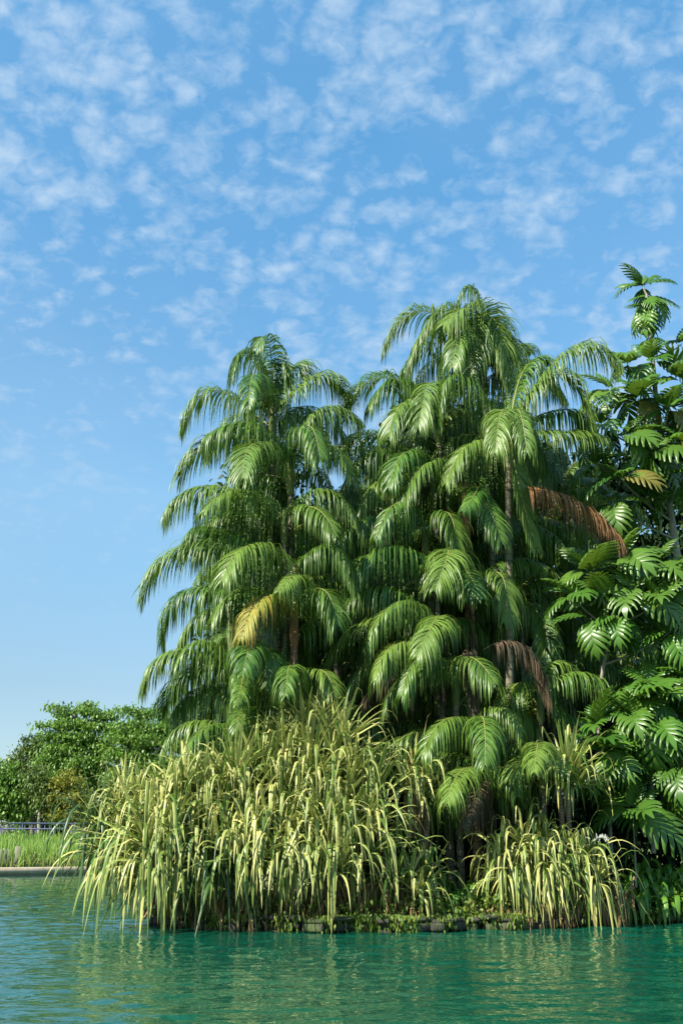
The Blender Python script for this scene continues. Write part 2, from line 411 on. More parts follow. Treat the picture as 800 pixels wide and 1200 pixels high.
g = MB(); g.grid(np.stack([WX, WY, WZ], -1)[None], 0.5, 0.5, 0.5); tag(g.build('water', M['water'], smooth=True), kind='structure')

# concrete edging of the far bank
g = MB()
wx = np.arange(-60, 30, 1.0); wy = edge_y(wx)
def prof(dy, z): return np.stack([wx, wy + dy, np.full_like(wx, z)], -1)
g.grid(np.stack([prof(0, -1.4), prof(0, 0.12), prof(-0.12, 0.14), prof(-0.12, 0.40), prof(-0.05, 0.44), prof(0.55, 0.44), prof(0.6, 0.0)])[None], 0.5, 0.5, 0.5)
tag(g.build('bank_kerb', M['concrete']), kind='structure')

# walkway on the far bank
g = MB()
dd = [10.4, 14.5]
wy2 = lambda d: np.stack([wx, wy + d / 0.9, np.full_like(wx, 1.755)], -1)
g.grid(np.stack([wy2(10.4), wy2(14.0)])[None], 0.5, 0.5, 0.5)
tag(g.build('walkway', M['paving']), kind='structure')
g = MB()
k = [(10.25, 1.6), (10.25, 1.92), (10.45, 1.92), (10.45, 1.6)]
g.grid(np.stack([np.stack([wx, wy + d / 0.9, np.full_like(wx, z)], -1) for d, z in k])[None], 0.5, 0.5, 0.5)
tag(g.build('pavement_kerb', M['paving']), kind='structure')

# island
sh = [wp(188, 27.0), wp(205, 25.9), wp(250, 25.2), wp(330, 24.6), wp(440, 24.4), wp(520, 24.6), wp(600, 25.2), wp(680, 26.0), wp(760, 27.2), wp(830, 28.2), wp(1000, 30), np.array([22.0, 36.0]), np.array([24.0, 46.0]), np.array([15, 56.0]), np.array([2, 58.0]), wp(250, 50), wp(220, 40), wp(195, 31)]
sh = np.array([s[:2] for s in sh])
cen = sh.mean(0)
def dense(poly, n=8):
    out_ = []
    for i in range(len(poly)):
        a = poly[i]; b = poly[(i + 1) % len(poly)]
        for k in range(n): out_.append(a + (b - a) * k / n)
    return np.array(out_)
shd = dense(sh)
shd = shd + np.stack([0 * shd[:, 0], 0.16 * np.sin(shd[:, 0] * 3.1) + 0.10 * np.sin(shd[:, 0] * 7.7 + 1)], 1)
def ringpts(f, z, jit=0.0):
    P_ = cen + (shd - cen) * f
    zz = z + (rng.normal(0, jit, len(P_)) if jit else 0)
    q = np.concatenate([P_, np.broadcast_to(zz, (len(P_),))[:, None]], 1)
    return np.concatenate([q, q[:1]])
rows = [ringpts(0.985, -1.4), ringpts(0.985, 0.26), ringpts(0.96, 0.32, 0.03), ringpts(0.92, 0.42, 0.05), ringpts(0.8, 0.6, 0.05), ringpts(0.5, 0.9, 0.05), ringpts(0.02, 1.0)]
g = MB(); g.grid(np.array(rows)[None], 0.5, 0.5, 0.5)
tag(g.build('ground_island', M['soil'], smooth=True), kind='structure')
def isl_z(x, y):
    return 0.45 if y < 27 else 0.65

# stone edging: irregular blocks in two courses along the waterline
g = MB()
edge_pts = shd[::2]
for i in range(len(edge_pts)):
    a = edge_pts[i]; b = edge_pts[(i + 1) % len(edge_pts)]
    if a[1] > 36: continue
    L_ = np.linalg.norm(b - a); nb = max(1, int(L_ / 0.7)); ang = math.atan2(b[1] - a[1], b[0] - a[0])
    for k in range(nb):
        for zc_, hh in ((-0.10, 0.24), (0.11, 0.17), (0.24, 0.09)):
            c = a + (b - a) * ((k + 0.5 + random.uniform(-.06, .06)) / nb)
            g.box((c[0] + random.uniform(-.03, .03), c[1] + random.uniform(-.14, .06), zc_ + random.uniform(-.05, .03)), (L_ / nb * random.uniform(.85, .98), 0.34 + random.uniform(-.07, .07), hh), ang + random.uniform(-.08, .08), 0, random.random(), 0.93)
o = g.build('stone_edging', M['stone'])
bv = o.modifiers.new('bevel', 'BEVEL'); bv.width = 0.045; bv.segments = 2
tag(o, 'low dark mossy stone edging along the waterline of the planted island', 'retaining wall')

# ------------------------------------------------------------------ palms
def frond_mesh(C, A, P, Lmax, n, mat, droop=1.6, seed_side=1, fan=1.0, thick=0.022, mid_long=1.0):
    C = np.array(C); A = np.array(A); P = np.array(P)
    l1 = np.linalg.norm(A - C); l2 = np.linalg.norm(P - A)
    tA = float(np.clip(l1 / (l1 + l2), 0.35, 0.65))
    Q = (A - (1 - tA) ** 2 * C - tA ** 2 * P) / (2 * tA * (1 - tA))
    tt = np.linspace(0, 1, 25)[:, None]
    crv = (1 - tt) ** 2 * C + 2 * tt * (1 - tt) * Q + tt ** 2 * P
    g = MB()
    g.tube(crv, np.linspace(thick, 0.004, 25), 5, 1)
    t = np.sort(np.clip(np.linspace(0.10, 0.995, n) + rng.normal(0, 0.003, n), 0.05, 1))
    seg = np.linalg.norm(np.diff(crv, axis=0), axis=1); cum = np.concatenate([[0], np.cumsum(seg)]); tot = cum[-1]
    pos = np.stack([np.interp(t * tot, cum, crv[:, i]) for i in range(3)], -1)
    Tn = norm(np.gradient(crv, axis=0)); T = norm(np.stack([np.interp(t * tot, cum, Tn[:, i]) for i in range(3)], -1))
    hd = norm((P - C) * np.array([1, 1, 0.0]) + 1e-6)
    sref = np.cross(hd, [0, 0, 1.0])
    sd = norm(sref[None] - (sref * T).sum(-1, keepdims=True) * T)
    up = norm(np.cross(sd, T))
    prof_ = (0.50 + 0.50 * np.sin(np.pi * np.clip(t * 0.80 + 0.12, 0, 1))) * np.clip((1.02 - t) * 8, 0.5, 1)
    for s in (-1, 1):
        m = len(t)
        jit = rng.normal(0, 0.045, (m, 3)) + 0.10 * np.sin(t * 23 + s)[:, None] * T
        fwd = 0.30 + 0.75 * t ** 2
        d0 = s * sd * (1.0 * fan) + T * fwd[:, None] + up * (0.30 + rng.normal(0, .05, m))[:, None] + jit
        Ls = 1.25 * Lmax * prof_ * (1 + rng.normal(0, 0.11, m))
        # leaflets with gaps and a few torn or missing ones
        keep = (rng.random(m) > 0.05) & (np.sin(t * rng.uniform(40, 70) + rng.uniform(0, 6)) > -0.97)
        dr = droop * (1 + rng.normal(0, 0.09, m))
        wside = T + 0.07 * rng.normal(0, 1, (m, 3))
        Wd = np.full(m, 0.035) * (1 + rng.normal(0, 0.12, m))
        rv = np.clip(rng.normal(0.42, 0.34, m), 0, 1)
        strips(g, pos[keep], d0[keep], Ls[keep], Wd[keep], wside[keep], 6, dr[keep], rv[keep], fold=0.25, twist=0.45,
               width=lambda x: np.clip(np.minimum(x * 8 + 0.4, (1 - x) * 1.7 + 0.05), 0, 1))
    return g

# palm mass outline in the picture, used only to keep the unseen filler fronds of each palm from spoiling the crown line
OUT = [(205, 890), (178, 805), (225, 772), (205, 740), (176, 690), (222, 645), (205, 598), (235, 560), (222, 520), (232, 480), (262, 462), (300, 492), (292, 430), (315, 404), (335, 434), (360, 474), (385, 452), (408, 480), (425, 515), (440, 455), (485, 448), (460, 402), (482, 376), (540, 350), (575, 385), (600, 412), (640, 432), (690, 412), (712, 440), (690, 500), (720, 560), (800, 600), (800, 1000), (400, 1000), (250, 900)]

G_PALM = 'feather palms growing in the clump'
PALMS = {  # key: (crown px, py, Y, base px, trunk radius, sheath, label)
 'a': (319, 488, 28.3, 343, .075, 'g', 'tall feather palm with upright spear fronds crowning the left side of the clump'),
 'b': (340, 548, 27.9, 351, .08, 'g', 'feather palm whose broad fronds arch left just below the upright spears'),
 'c': (333, 606, 27.6, 345, .07, 'g', 'feather palm with a long frond drooping left over open sky, mid height'),
 'd': (345, 672, 27.2, 352, .08, 'r', 'feather palm with a big bright arched frond above the yellow one'),
 'e': (344, 722, 27.0, 349, .08, 'r', 'feather palm carrying the single yellow frond with brown tips'),
 'f': (282, 786, 26.9, 300, .06, 'g', 'low feather palm with short fronds hanging at the clump left edge'),
 'g': (352, 806, 26.8, 352, .06, 'g', 'small feather palm half hidden behind the top of the striped screw pines'),
 'h': (306, 872, 27.0, 312, .06, 'g', 'lowest left feather palm, fronds resting over the striped screw pines'),
 'i': (566, 436, 29.6, 590, .085, 'g', 'tallest feather palm, its mop of long hanging leaflets topping the clump'),
 'j': (596, 508, 28.3, 601, .10, 'r', 'feather palm with the ringed pale trunk and long fronds arching right'),
 'k': (512, 492, 29.4, 548, .08, 'g', 'feather palm left of the tallest one, fronds fanning up and left'),
 'l': (545, 575, 28.6, 562, .09, 'r', 'feather palm with a shaggy brown crownshaft and slanting thin trunk'),
 'm': (506, 560, 28.9, 540, .07, 'g', 'feather palm with yellow-green fronds arching left across the clump middle'),
 'n': (497, 622, 28.2, 530, .07, 'g', 'feather palm with dark blue-green frond reaching left from the centre'),
 'o': (510, 668, 27.8, 530, .07, 'g', 'feather palm with one wide glossy frond lit like an umbrella'),
 'p': (551, 684, 28.4, 556, .06, 'r', 'young feather palm with short bright fronds between the two bare trunks'),
 'q': (512, 735, 27.4, 528, .07, 'g', 'feather palm in deep shade with long flat layers of fronds'),
 'r': (533, 790, 27.0, 540, .07, 'g', 'feather palm with sunlit glossy fronds low over the screw pine crest'),
 's': (558, 850, 26.6, 560, .085, 'r', 'low feather palm hung with brown papery leaf sheaths'),
 't': (611, 700, 29.3, 612, .06, 'g', 'feather palm just right of the ringed trunk with grey-green fronds'),
 'u': (568, 908, 26.4, 565, .06, 'r', 'lowest feather palm with a fan frond curled over the dark bank'),
 'v': (632, 886, 26.6, 634, .06, 'g', 'small feather palm behind the right hand striped screw pine'),
 'w': (632, 812, 28.0, 636, .07, 'g', 'shaded feather palm with one long frond arching toward the breadfruit leaves'),
}
# crown key, apex px, tip px, front(+)/back(-) factor, leaf length, material, fan
FR = [
 ('a', 312, 395, 300, 409, .2, .85, 'f'), ('a', 286, 411, 273, 440, .3, .95, 'f'), ('a', 331, 426, 338, 450, .2, .8, 'f'), ('a', 350, 426, 361, 444, -.3, .8, 'f'),
 ('a', 386, 441, 409, 466, -.4, .95, 'f'), ('a', 300, 440, 292, 480, .8, .8, 'f'),
 ('b', 243, 458, 214, 503, .2, 1.0, 'f'), ('b', 288, 498, 240, 512, .5, 1.05, 'f'), ('b', 246, 517, 210, 560, -.4, 1.0, 'f'), ('b', 300, 520, 285, 560, .8, .9, 'f'),
 ('b', 385, 478, 422, 494, -.2, 1.0, 'f'), ('b', 380, 520, 412, 555, .4, .95, 'f'), ('b', 360, 500, 375, 540, .7, .9, 'f'),
 ('c', 226, 574, 194, 606, .1, 1.0, 'f'), ('c', 276, 576, 238, 600, .5, 1.0, 'f'), ('c', 252, 609, 217, 640, -.2, 1.0, 'f'), ('c', 365, 594, 393, 626, .6, .8, 'f'), ('c', 384, 575, 415, 600, .1, .9, 'f'),
 ('d', 202, 648, 167, 701, -.1, 1.05, 'f'), ('d', 295, 639, 260, 680, .7, 1.05, 'f'), ('d', 234, 620, 219, 648, .3, .95, 'f'), ('d', 270, 665, 232, 705, .2, .95, 'f'), ('d', 390, 640, 415, 680, .3, .9, 'f'),
 ('e', 312, 698, 283, 748, .7, .85, 'y'), ('e', 278, 692, 250, 725, .4, .95, 'f'), ('e', 207, 700, 194, 756, -.3, 1.0, 'f'), ('e', 349, 674, 327, 692, .7, .8, 'f'), ('e', 235, 720, 212, 760, .1, .9, 'f'), ('e', 375, 690, 395, 730, .4, .9, 'f'),
 ('f', 228, 753, 206, 779, .3, .9, 'f'), ('f', 193, 769, 168, 807, 0, .9, 'f'), ('f', 211, 795, 190, 834, -.2, .9, 'f'), ('f', 293, 750, 284, 790, .9, .7, 'f'), ('f', 310, 760, 325, 790, .6, .7, 'f'), ('f', 285, 790, 277, 826, .9, .65, 'f'),
 ('g', 329, 777, 311, 804, .6, .85, 'f'), ('g', 375, 785, 392, 815, .4, .8, 'f'), ('g', 340, 780, 335, 815, .8, .7, 'f'),
 ('h', 288, 828, 276, 858, .7, .8, 'f'), ('h', 214, 850, 190, 886, .1, .85, 'f'), ('h', 247, 850, 218, 880, .5, .8, 'f'), ('h', 258, 812, 245, 842, -.2, .7, 'f'), ('h', 330, 838, 345, 865, .4, .8, 'f'),
 ('i', 549, 336, 534, 358, .1, .7, 'f'), ('i', 482, 366, 450, 410, .1, 1.0, 'f'), ('i', 522, 362, 494, 392, .5, 1.15, 'f'), ('i', 556, 362, 520, 380, .9, 1.3, 'f'), ('i', 575, 372, 590, 412, .6, 1.2, 'f'),
 ('i', 610, 405, 622, 414, -.5, .7, 'f'), ('i', 545, 390, 530, 430, .9, 1.0, 'f'), ('i', 585, 395, 600, 450, .5, 1.1, 'f'), ('i', 505, 385, 480, 440, .2, 1.1, 'f'), ('i', 560, 380, 550, 440, .9, 1.1, 'f'),
 ('j', 686, 404, 724, 428, -.1, 1.1, 'f'), ('j', 662, 440, 692, 494, .4, 1.0, 'f'), ('j', 622, 423, 645, 424, -.4, .8, 'f'), ('j', 680, 508, 706, 512, -.1, .85, 'f'), ('j', 674, 483, 696, 508, -.4, .9, 'f'),
 ('j', 605, 480, 617, 530, .8, .8, 'f'), ('j', 605, 556, 629, 645, .5, .7, 'f'), ('j', 590, 480, 580, 530, .8, .9, 'f'), ('j', 662, 583, 728, 634, .7, .95, 'r'),
 ('k', 498, 408, 468, 442, .1, 1.05, 'f'), ('k', 458, 447, 433, 476, .3, 1.0, 'f'), ('k', 441, 443, 397, 494, -.2, 1.05, 'f'), ('k', 506, 450, 490, 500, .8, .9, 'f'), ('k', 480, 470, 455, 510, .5, .9, 'f'),
 ('j', 525, 443, 517, 494, .8, .95, 'f'), ('j', 562, 519, 522, 566, .6, .85, 'f'),
 ('l', 559, 577, 588, 636, .6, .75, 'f'), ('l', 510, 543, 469, 597, .6, .85, 'f'), ('l', 559, 572, 542, 598, .8, .6, 'f'), ('l', 575, 560, 604, 600, -.3, .8, 'f'),
 ('m', 424, 509, 388, 534, -.1, 1.05, 'f'), ('m', 447, 562, 419, 602, .5, .95, 'f'), ('m', 480, 530, 455, 570, .5, .9, 'f'), ('m', 440, 530, 400, 575, -.3, 1.0, 'f'),
 ('n', 440, 606, 391, 640, .1, 1.0, 'f'), ('n', 470, 590, 440, 630, .5, .9, 'f'), ('n', 520, 600, 535, 640, .4, .8, 'f'),
 ('o', 451, 642, 409, 680, .5, 1.0, 'f'), ('o', 410, 660, 386, 694, -.1, .95, 'f'), ('o', 525, 645, 510, 690, .8, .8, 'f'),
 ('p', 514, 646, 506, 684, .5, .75, 'f'), ('p', 580, 670, 590, 728, .4, .75, 'f'), ('p', 545, 668, 565, 700, .7, .7, 'f'), ('p', 605, 655, 632, 662, -.2, .7, 'f'), ('p', 528, 660, 548, 700, .7, .6, 'f'),
 ('q', 442, 690, 385, 734, .0, 1.0, 'f'), ('q', 440, 728, 388, 768, -.3, 1.0, 'f'), ('q', 470, 705, 430, 750, .4, .9, 'f'), ('q', 513, 722, 488, 770, .7, .8, 'f'), ('q', 450, 760, 410, 800, -.2, .9, 'f'),
 ('r', 465, 755, 438, 796, .5, .9, 'f'), ('r', 495, 770, 470, 815, .5, .85, 'f'), ('r', 445, 800, 419, 840, -.2, .8, 'b'), ('r', 475, 790, 450, 830, .1, .8, 'f'), ('r', 550, 770, 580, 800, .6, .8, 'f'),
 ('s', 525, 842, 494, 884, .5, .9, 'f'), ('s', 566, 842, 568, 896, .9, .8, 'f'), ('s', 600, 752, 642, 818, .0, .75, 'b'), ('s', 480, 860, 440, 890, -.2, .8, 'f'), ('s', 590, 830, 610, 860, .4, .7, 'f'),
 ('t', 640, 672, 661, 692, -.1, .9, 'f'), ('t', 645, 700, 686, 752, -.2, 1.0, 'f'), ('t', 620, 660, 640, 665, .3, .7, 'f'), ('t', 640, 740, 620, 790, .3, .7, 'f'), ('t', 660, 712, 690, 730, -.4, .9, 'f'),
 ('u', 541, 903, 524, 942, .7, .75, 'f'), ('u', 556, 932, 543, 968, .6, .5, 'b'), ('u', 510, 880, 484, 900, -.3, .8, 'f'), ('u', 590, 900, 605, 930, .4, .6, 'f'),
 ('v', 610, 888, 596, 914, .5, .7, 'f'), ('v', 648, 880, 664, 902, .4, .7, 'f'), ('v', 630, 872, 626, 905, .8, .6, 'f'),
 ('w', 680, 788, 717, 808, .1, .85, 'f'), ('w', 655, 830, 690, 850, .1, .8, 'f'), ('w', 610, 800, 590, 840, .3, .8, 'f'), ('w', 650, 775, 675, 790, -.3, .8, 'f'),
]
MATK = {'f': ('frond', None), 'y': ('frond_yellow', 'yellow frond with brown hanging tips'), 'r': ('frond_rust', 'dead rust-orange frond'), 'b': ('frond_brown', 'withered brown frond')}
roots = {}
for key, (px, py, Yc, bx, r, shk, label) in PALMS.items():
    C = at(px, py, Yc)
    base = np.array([atx(bx, Yc) * 1.0, Yc + 0.3, 0.55])
    # keep the trunk under the picked base pixel low down
    bz = at(bx, 900, Yc); base[0] = bz[0] + (bz[0] - at(bx, 700, Yc)[0]) * 0.3
    root = thing('feather_palm', label, 'palm', base, G_PALM); roots[key] = (root, C, base)
    g = MB()
    n = 30; t = np.linspace(0, 1, n)[:, None]
    mid = base * 0.5 + C * 0.5 + np.array([rng.normal(0, .12), rng.normal(0, .1), 0])
    crv = (1 - t) ** 2 * base + 2 * t * (1 - t) * mid + t ** 2 * C
    g.tube(crv, np.linspace(r * 1.25, r * 0.8, n) * (1 + 0.025 * np.sin(np.arange(n) * 2.1)), 10, 0, jit=0.01)
    g.build('trunk', M['palm_trunk' if shk == 'g' or key == 'j' else 'palm_trunk_red'], root, smooth=True)
    g = MB()
    d = norm(crv[-1] - crv[-4]); s0 = C - d * (1.5 if key == 'l' else 0.75)
    tt = np.linspace(0, 1, 9)[:, None]; cs = s0 + (C + d * 0.25 - s0) * tt
    g.tube(cs, r * np.array([.95, 1.35, 1.5, 1.45, 1.35, 1.2, 1.0, .7, .3]), 10, 0, jit=0.05)
    g.build('crownshaft', M['sheath' if shk == 'r' else 'sheath_green'], root, smooth=True)
def frond_pts(C, ax, ay, tx, ty, ff, key):
    # depth of the tip from a believable frond length
    Yc = C[1]
    p0 = at(ax, ay, Yc); p1 = at(tx, ty, Yc)
    l = np.linalg.norm(p0 - C) + np.linalg.norm(p1 - p0)
    dy = -ff * min(2.6, math.sqrt(max(0.5, 3.4 ** 2 - l * l)))
    A = at(ax, ay, Yc + dy * 0.55); P = at(tx, ty, Yc + dy)
    return A, P
for i, (key, ax, ay, tx, ty, ff, Lm, mk) in enumerate(FR):
    root, C, base = roots[key]
    start = C + rng.normal(0, 0.04, 3)
    if mk == 'r': start = at(600, 572, C[1]) 
    if key == 's' and mk == 'b': start = at(566, 762, C[1])
    if key == 'j' and ax < 570 and ay > 500: start = at(592, 548, C[1])
    A, P = frond_pts(start, ax, ay, tx, ty, ff + rng.normal(0, .08), key)
    mname, lab = MATK[mk]
    L_ = np.linalg.norm(A - start) + np.linalg.norm(P - A)
    n = int(np.clip(L_ / 0.027, 50, 135))
    g = frond_mesh(start, A, P, Lm, n, mname, droop=rng.uniform(0.85, 1.4), fan=rng.uniform(.75, 1.0), thick=.026)
    o = g.build('frond', [M[mname], M['rachis'] if mk == 'f' else M[mname]], root)
    if lab: o['label'] = lab
# more fronds round each crown, most of them at the back
for key, (root, C, base) in roots.items():
    made = 0; tries = 0; want = 5
    while made < want and tries < 60:
        tries += 1
        az = rng.uniform(0.35, math.pi - 0.35)
        L_ = rng.uniform(2.2, 3.3); el = rng.uniform(0.1, 0.9)
        hd = np.array([math.cos(az), math.sin(az), 0])
        st = C + np.array([0, 0, -rng.uniform(0, .9)])
        A = st + hd * L_ * 0.45 + np.array([0, 0, L_ * 0.42 * math.sin(el)])
        P = st + hd * L_ * 0.85 + np.array([0, 0, L_ * (0.30 * math.sin(el) - 0.25)])
        ok = True
        for q in (A, P, (A + P) / 2, P + [0, 0, -.6]):
            u, v = proj(q)
            if not inside(OUT, float(u), float(v)): ok = False
        if not ok: continue
        g = frond_mesh(st, A, P, rng.uniform(.8, 1.05), 70, 'frond', droop=rng.uniform(1.4, 2.2), thick=.018)
        g.build('frond', [M['frond'], M['rachis']], root); made += 1
# palms deeper in the clump
BACK = [
 (300, 640, 31, 'shaded feather palm glimpsed behind the long left drooping frond, mid height'),
 (270, 720, 30.5, 'shaded feather palm just left of and behind the yellow frond'),
 (390, 600, 31.5, 'shaded feather palm in the valley between left and centre palms, higher one'),
 (420, 680, 31, 'shaded feather palm behind the wide glossy umbrella-like frond'),
 (400, 780, 30, 'shaded feather palm right of the yellow frond, above the screw pine crest'),
 (450, 560, 32, 'shaded feather palm behind the yellow-green centre fronds'),
 (480, 830, 30, 'shaded feather palm behind the brown frond at the screw pine crest'),
 (580, 620, 32, 'shaded feather palm showing between the two bare ringed trunks'),
 (640, 640, 32, 'shaded feather palm directly under the rust-orange frond'),
 (660, 560, 33, 'shaded feather palm above and behind the rust-orange frond'),
 (620, 760, 31, 'shaded feather palm right of the ringed trunk behind the brown frond'),
 (690, 780, 31.5, 'shaded feather palm between the brown frond and the breadfruit leaves'),
 (440, 870, 29.5, 'shaded feather palm low behind the right shoulder of the biggest screw pine'),
 (720, 720, 33, 'rearmost feather palm, almost lost behind the mid-height breadfruit leaves'),
]
for (px, py, Yc, blab) in BACK:
    C = at(px, py, Yc); base = np.array([C[0] + rng.normal(0, .3), Yc + .3, .7])
    root = thing('feather_palm', blab, 'palm', base, 'palms deep in the clump')
    g = MB(); t = np.linspace(0, 1, 20)[:, None]; g.tube(base + (C - base) * t, np.linspace(.09, .06, 20), 8); g.build('trunk', M['palm_trunk'], root, smooth=True)
    made = 0; tries = 0
    while made < 9 and tries < 80:
        tries += 1
        az = rng.uniform(0, 2 * math.pi); L_ = rng.uniform(2.4, 3.4); el = rng.uniform(0.0, 0.9)
        hd = np.array([math.cos(az), math.sin(az), 0]); st = C + np.array([0, 0, -rng.uniform(0, .8)])
        A = st + hd * L_ * 0.45 + np.array([0, 0, L_ * 0.42 * math.sin(el)])
        P = st + hd * L_ * 0.85 + np.array([0, 0, L_ * (0.30 * math.sin(el) - 0.25)])
        ok = all(inside(OUT, *map(float, proj(q))) for q in (A, P, P + np.array([0, 0, -.6])))
        if not ok: continue
        g = frond_mesh(st, A, P, rng.uniform(.85, 1.1), 60, 'frond', droop=rng.uniform(1.4, 2.2), thick=.018)
        g.build('frond', [M['frond'], M['rachis']], root); made += 1
# brown papery sheaths hanging off the low palms
for key, pts in (('u', [(560, 940), (575, 950)]), ('g', [(352, 830)]), ('q', [(520, 790)]), ('s', [(549, 765), (553, 800), (557, 830), (572, 900), (566, 915)]), ('r', [(480, 800), (516, 800)]), ('l', [(543, 620), (545, 640)]), ('p', [(553, 740)])):
    root, C, base = roots[key]
    for (px, py) in pts:
        n = 26
        b = at(px, py, C[1] - 0.25); B = b + rng.normal(0, .05, (n, 3))
        d0 = norm(rng.normal(0, .35, (n, 3)) + [0, -.3, -.2])
        g = MB(); strips(g, B, d0, rng.uniform(.4, .85, n), rng.uniform(.04, .09, n), norm(rng.normal(0, 1, (n, 3)) * [1, .4, .1]), 6, np.full(n, 3.0), rng.random(n), twist=.8)
        g.build('leaf_sheath', M['frond_brown'], root)

# ------------------------------------------------------------------ screw pines
def rosette(C, n, Ls, up_bias=0.15, Wd=0.070, out_dir=(0, -1, 0), erect=0.0, soft=0.0):
    g = MB()
    k = np.arange(n)
    az = k * 2.39996 + rng.uniform(0, 6.28) + rng.normal(0, .3, n)
    el = R(84) - (k / n) ** 0.85 * R(95 - 25 * erect) + rng.normal(0, .16, n)
    d = np.stack([np.cos(az) * np.cos(el), np.sin(az) * np.cos(el), np.sin(el)], -1)
    d = norm(d + np.array(out_dir) * 0.18 + [0, 0, up_bias])
    age = k / n
    L_ = Ls * (0.62 + 0.5 * np.sin(np.pi * np.clip(age * .8 + .15, 0, 1))) * np.clip(1 + rng.normal(0, .20, n), .5, 1.35 - .2 * soft)
    side = norm(np.cross(d, np.tile([0, 0, 1.0], (n, 1))) + rng.normal(0, .15, (n, 3)))
    kink = np.clip(0.66 + erect * .30 - (0.30 - erect * .2) * age + rng.normal(0, .15, n), 0.15, 1.3)
    sharp = np.where(rng.random(n) < .45 - .2 * soft, rng.uniform(18, 50, n), rng.uniform(5, 11, n))
    kink = np.where(rng.random(n) < (.16 - .1 * age + .2 * erect) * (1 - soft), 1.0, kink) - .12 * soft
    strips(g, np.tile(C, (n, 1)) + d * 0.05, d, L_, Wd * (1 + rng.normal(0, .12, n)), side, 13, sharp, np.clip(rng.normal(.55, .28, n), 0, 1), fold=0.55, kink=kink, twist=.35,
           width=lambda x: np.clip(np.minimum(x * 5 + 0.75, (1 - x) * 1.9 + 0.03), 0, 1))
    return g
def poisson(poly, dmin, tries=4000):
    xs_ = [p[0] for p in poly]; ys_ = [p[1] for p in poly]; pts = []
    for _ in range(tries):
        x = rng.uniform(min(xs_), max(xs_)); y = rng.uniform(min(ys_), max(ys_))
        if inside(poly, x, y) and all((x - a) ** 2 + (y - b) ** 2 > dmin ** 2 for a, b in pts): pts.append((x, y))
    return pts
def screw_pine(label, base, ros, green=0.0, soft=0.0,  stem=True, group='variegated screw pines on the island edge', dead=()):
    root = thing('screw_pine', label, 'screw pine', base, group)
    for (C, n, Ls) in ros:
        gm = 'pandan_green' if rng.random() < green else 'pandan'
        out = norm((C - base) * np.array([1, 1, 0]) + 1e-6)
        rosette(C, n, Ls * rng.uniform(.85, 1.15), out_dir=out, erect=float(np.clip((C[2] - 2.2) / 2.0, 0, 1)) * rng.uniform(.4, 1.0) * (1 - soft), soft=soft, Wd=.070 - .010 * soft, up_bias=.15 - .3 * soft).build('leaf_rosette', M[gm], root)
    if stem:
        hub = base + np.array([0, 0, .5])
        for (C, n, Ls) in ros[::2]:
            t = np.linspace(0, 1, 12)[:, None]; q = (hub * .45 + C * .55) * [1, 1, 0] + [0, 0, min(hub[2] + .35, C[2])]
            crv = (1 - t) ** 2 * hub + 2 * t * (1 - t) * q + t ** 2 * (C + [0, 0, -.03])
            g = MB(); g.tube(crv, np.linspace(.085, .055, 12), 8, jit=.06); g.build('branch', M['pandan_stem'], root, smooth=True)
        for k in range(7):
            a = rng.uniform(0, 6.28); e = base + np.array([math.cos(a) * .55, math.sin(a) * .45, -.15]); t = np.linspace(0, 1, 6)[:, None]
            g = MB(); g.tube(hub + (e - hub) * t, np.linspace(.04, .03, 6), 6, jit=.05); g.build('prop_root', M['pandan_stem'], root, smooth=True)
    for (px, py, Yd, n, sp) in dead:
        b = at(px, py, Yd); B = b + rng.normal(0, 1, (n, 3)) * [sp, .15, sp * .55]
        d0 = norm(rng.normal(0, .6, (n, 3)) + [0, -.3, .1])
        g = MB(); strips(g, B, d0, rng.uniform(.25, .8, n), rng.uniform(.03, .06, n), norm(rng.normal(0, 1, (n, 3))), 7, np.full(n, 2.2), rng.random(n), twist=1.5)
        g.build('dead_leaves', M['dead'], root)
POLY = [(114, 975), (126, 948), (158, 942), (200, 922), (240, 908), (285, 914), (322, 888), (350, 858), (375, 850), (405, 872), (425, 905), (438, 930), (438, 985), (425, 1015), (400, 1025), (300, 1025), (200, 1024), (150, 1022), (120, 1010)]
pts = poisson(POLY, 22)
def pan_Y(px, py):
    base = 24.5 + max(0, (1010 - py)) / 160.0 * 1.1
    return base + (0.8 if px < 170 else 0.0) + rng.normal(0, .12)
groups = {'l': [], 'm': [], 'r': []}
for (px, py, Yq) in ((128, 1014, 25.9), (140, 1022, 25.6), (152, 1030, 25.7), (168, 1036, 25.5), (186, 1040, 25.6), (150, 1015, 26.3), (178, 1020, 26.2), (205, 1042, 25.3)):
    groups['l'].append((at(px, py, Yq), 34, 1.25))
for (px, py) in pts:
    C = at(px, py, pan_Y(px, py)); lowf = (py - 850) / 175.0
    Ls = 1.15 + 0.5 * np.clip(lowf, 0, 1) + rng.normal(0, .06) - (.12 if px < 150 and py < 960 else 0) + (.38 if px < 215 and py > 975 else 0)
    groups['l' if px < 195 else 'm' if px < 325 else 'r'].append((C, 50, Ls))
zb = .35
screw_pine('variegated screw pine at the left end, leaning out over the water', np.array([atx(195, 25.6), 25.6, zb]), groups['l'], .22,
           dead=[(212, 1050, 25.6, 14, .10)])
screw_pine('variegated screw pine in the middle of the long striped thicket', np.array([atx(270, 25.3), 25.3, zb]), groups['m'], .05, dead=[(265, 1050, 25.0, 30, .3)])
screw_pine('biggest variegated screw pine, its crest rising to a peak before the palms', np.array([atx(395, 25.2), 25.2, zb]), groups['r'], 0.0,
           dead=[(372, 1068, 24.7, 40, .3), (300, 1072, 24.75, 30, .3), (395, 1040, 24.9, 60, .3), (440, 1045, 24.9, 90, .35), (430, 1065, 24.8, 50, .4), (450, 1000, 25.1, 30, .15), (340, 1055, 24.9, 25, .3)])
b = np.array([atx(486, 25.6), 25.6, zb])
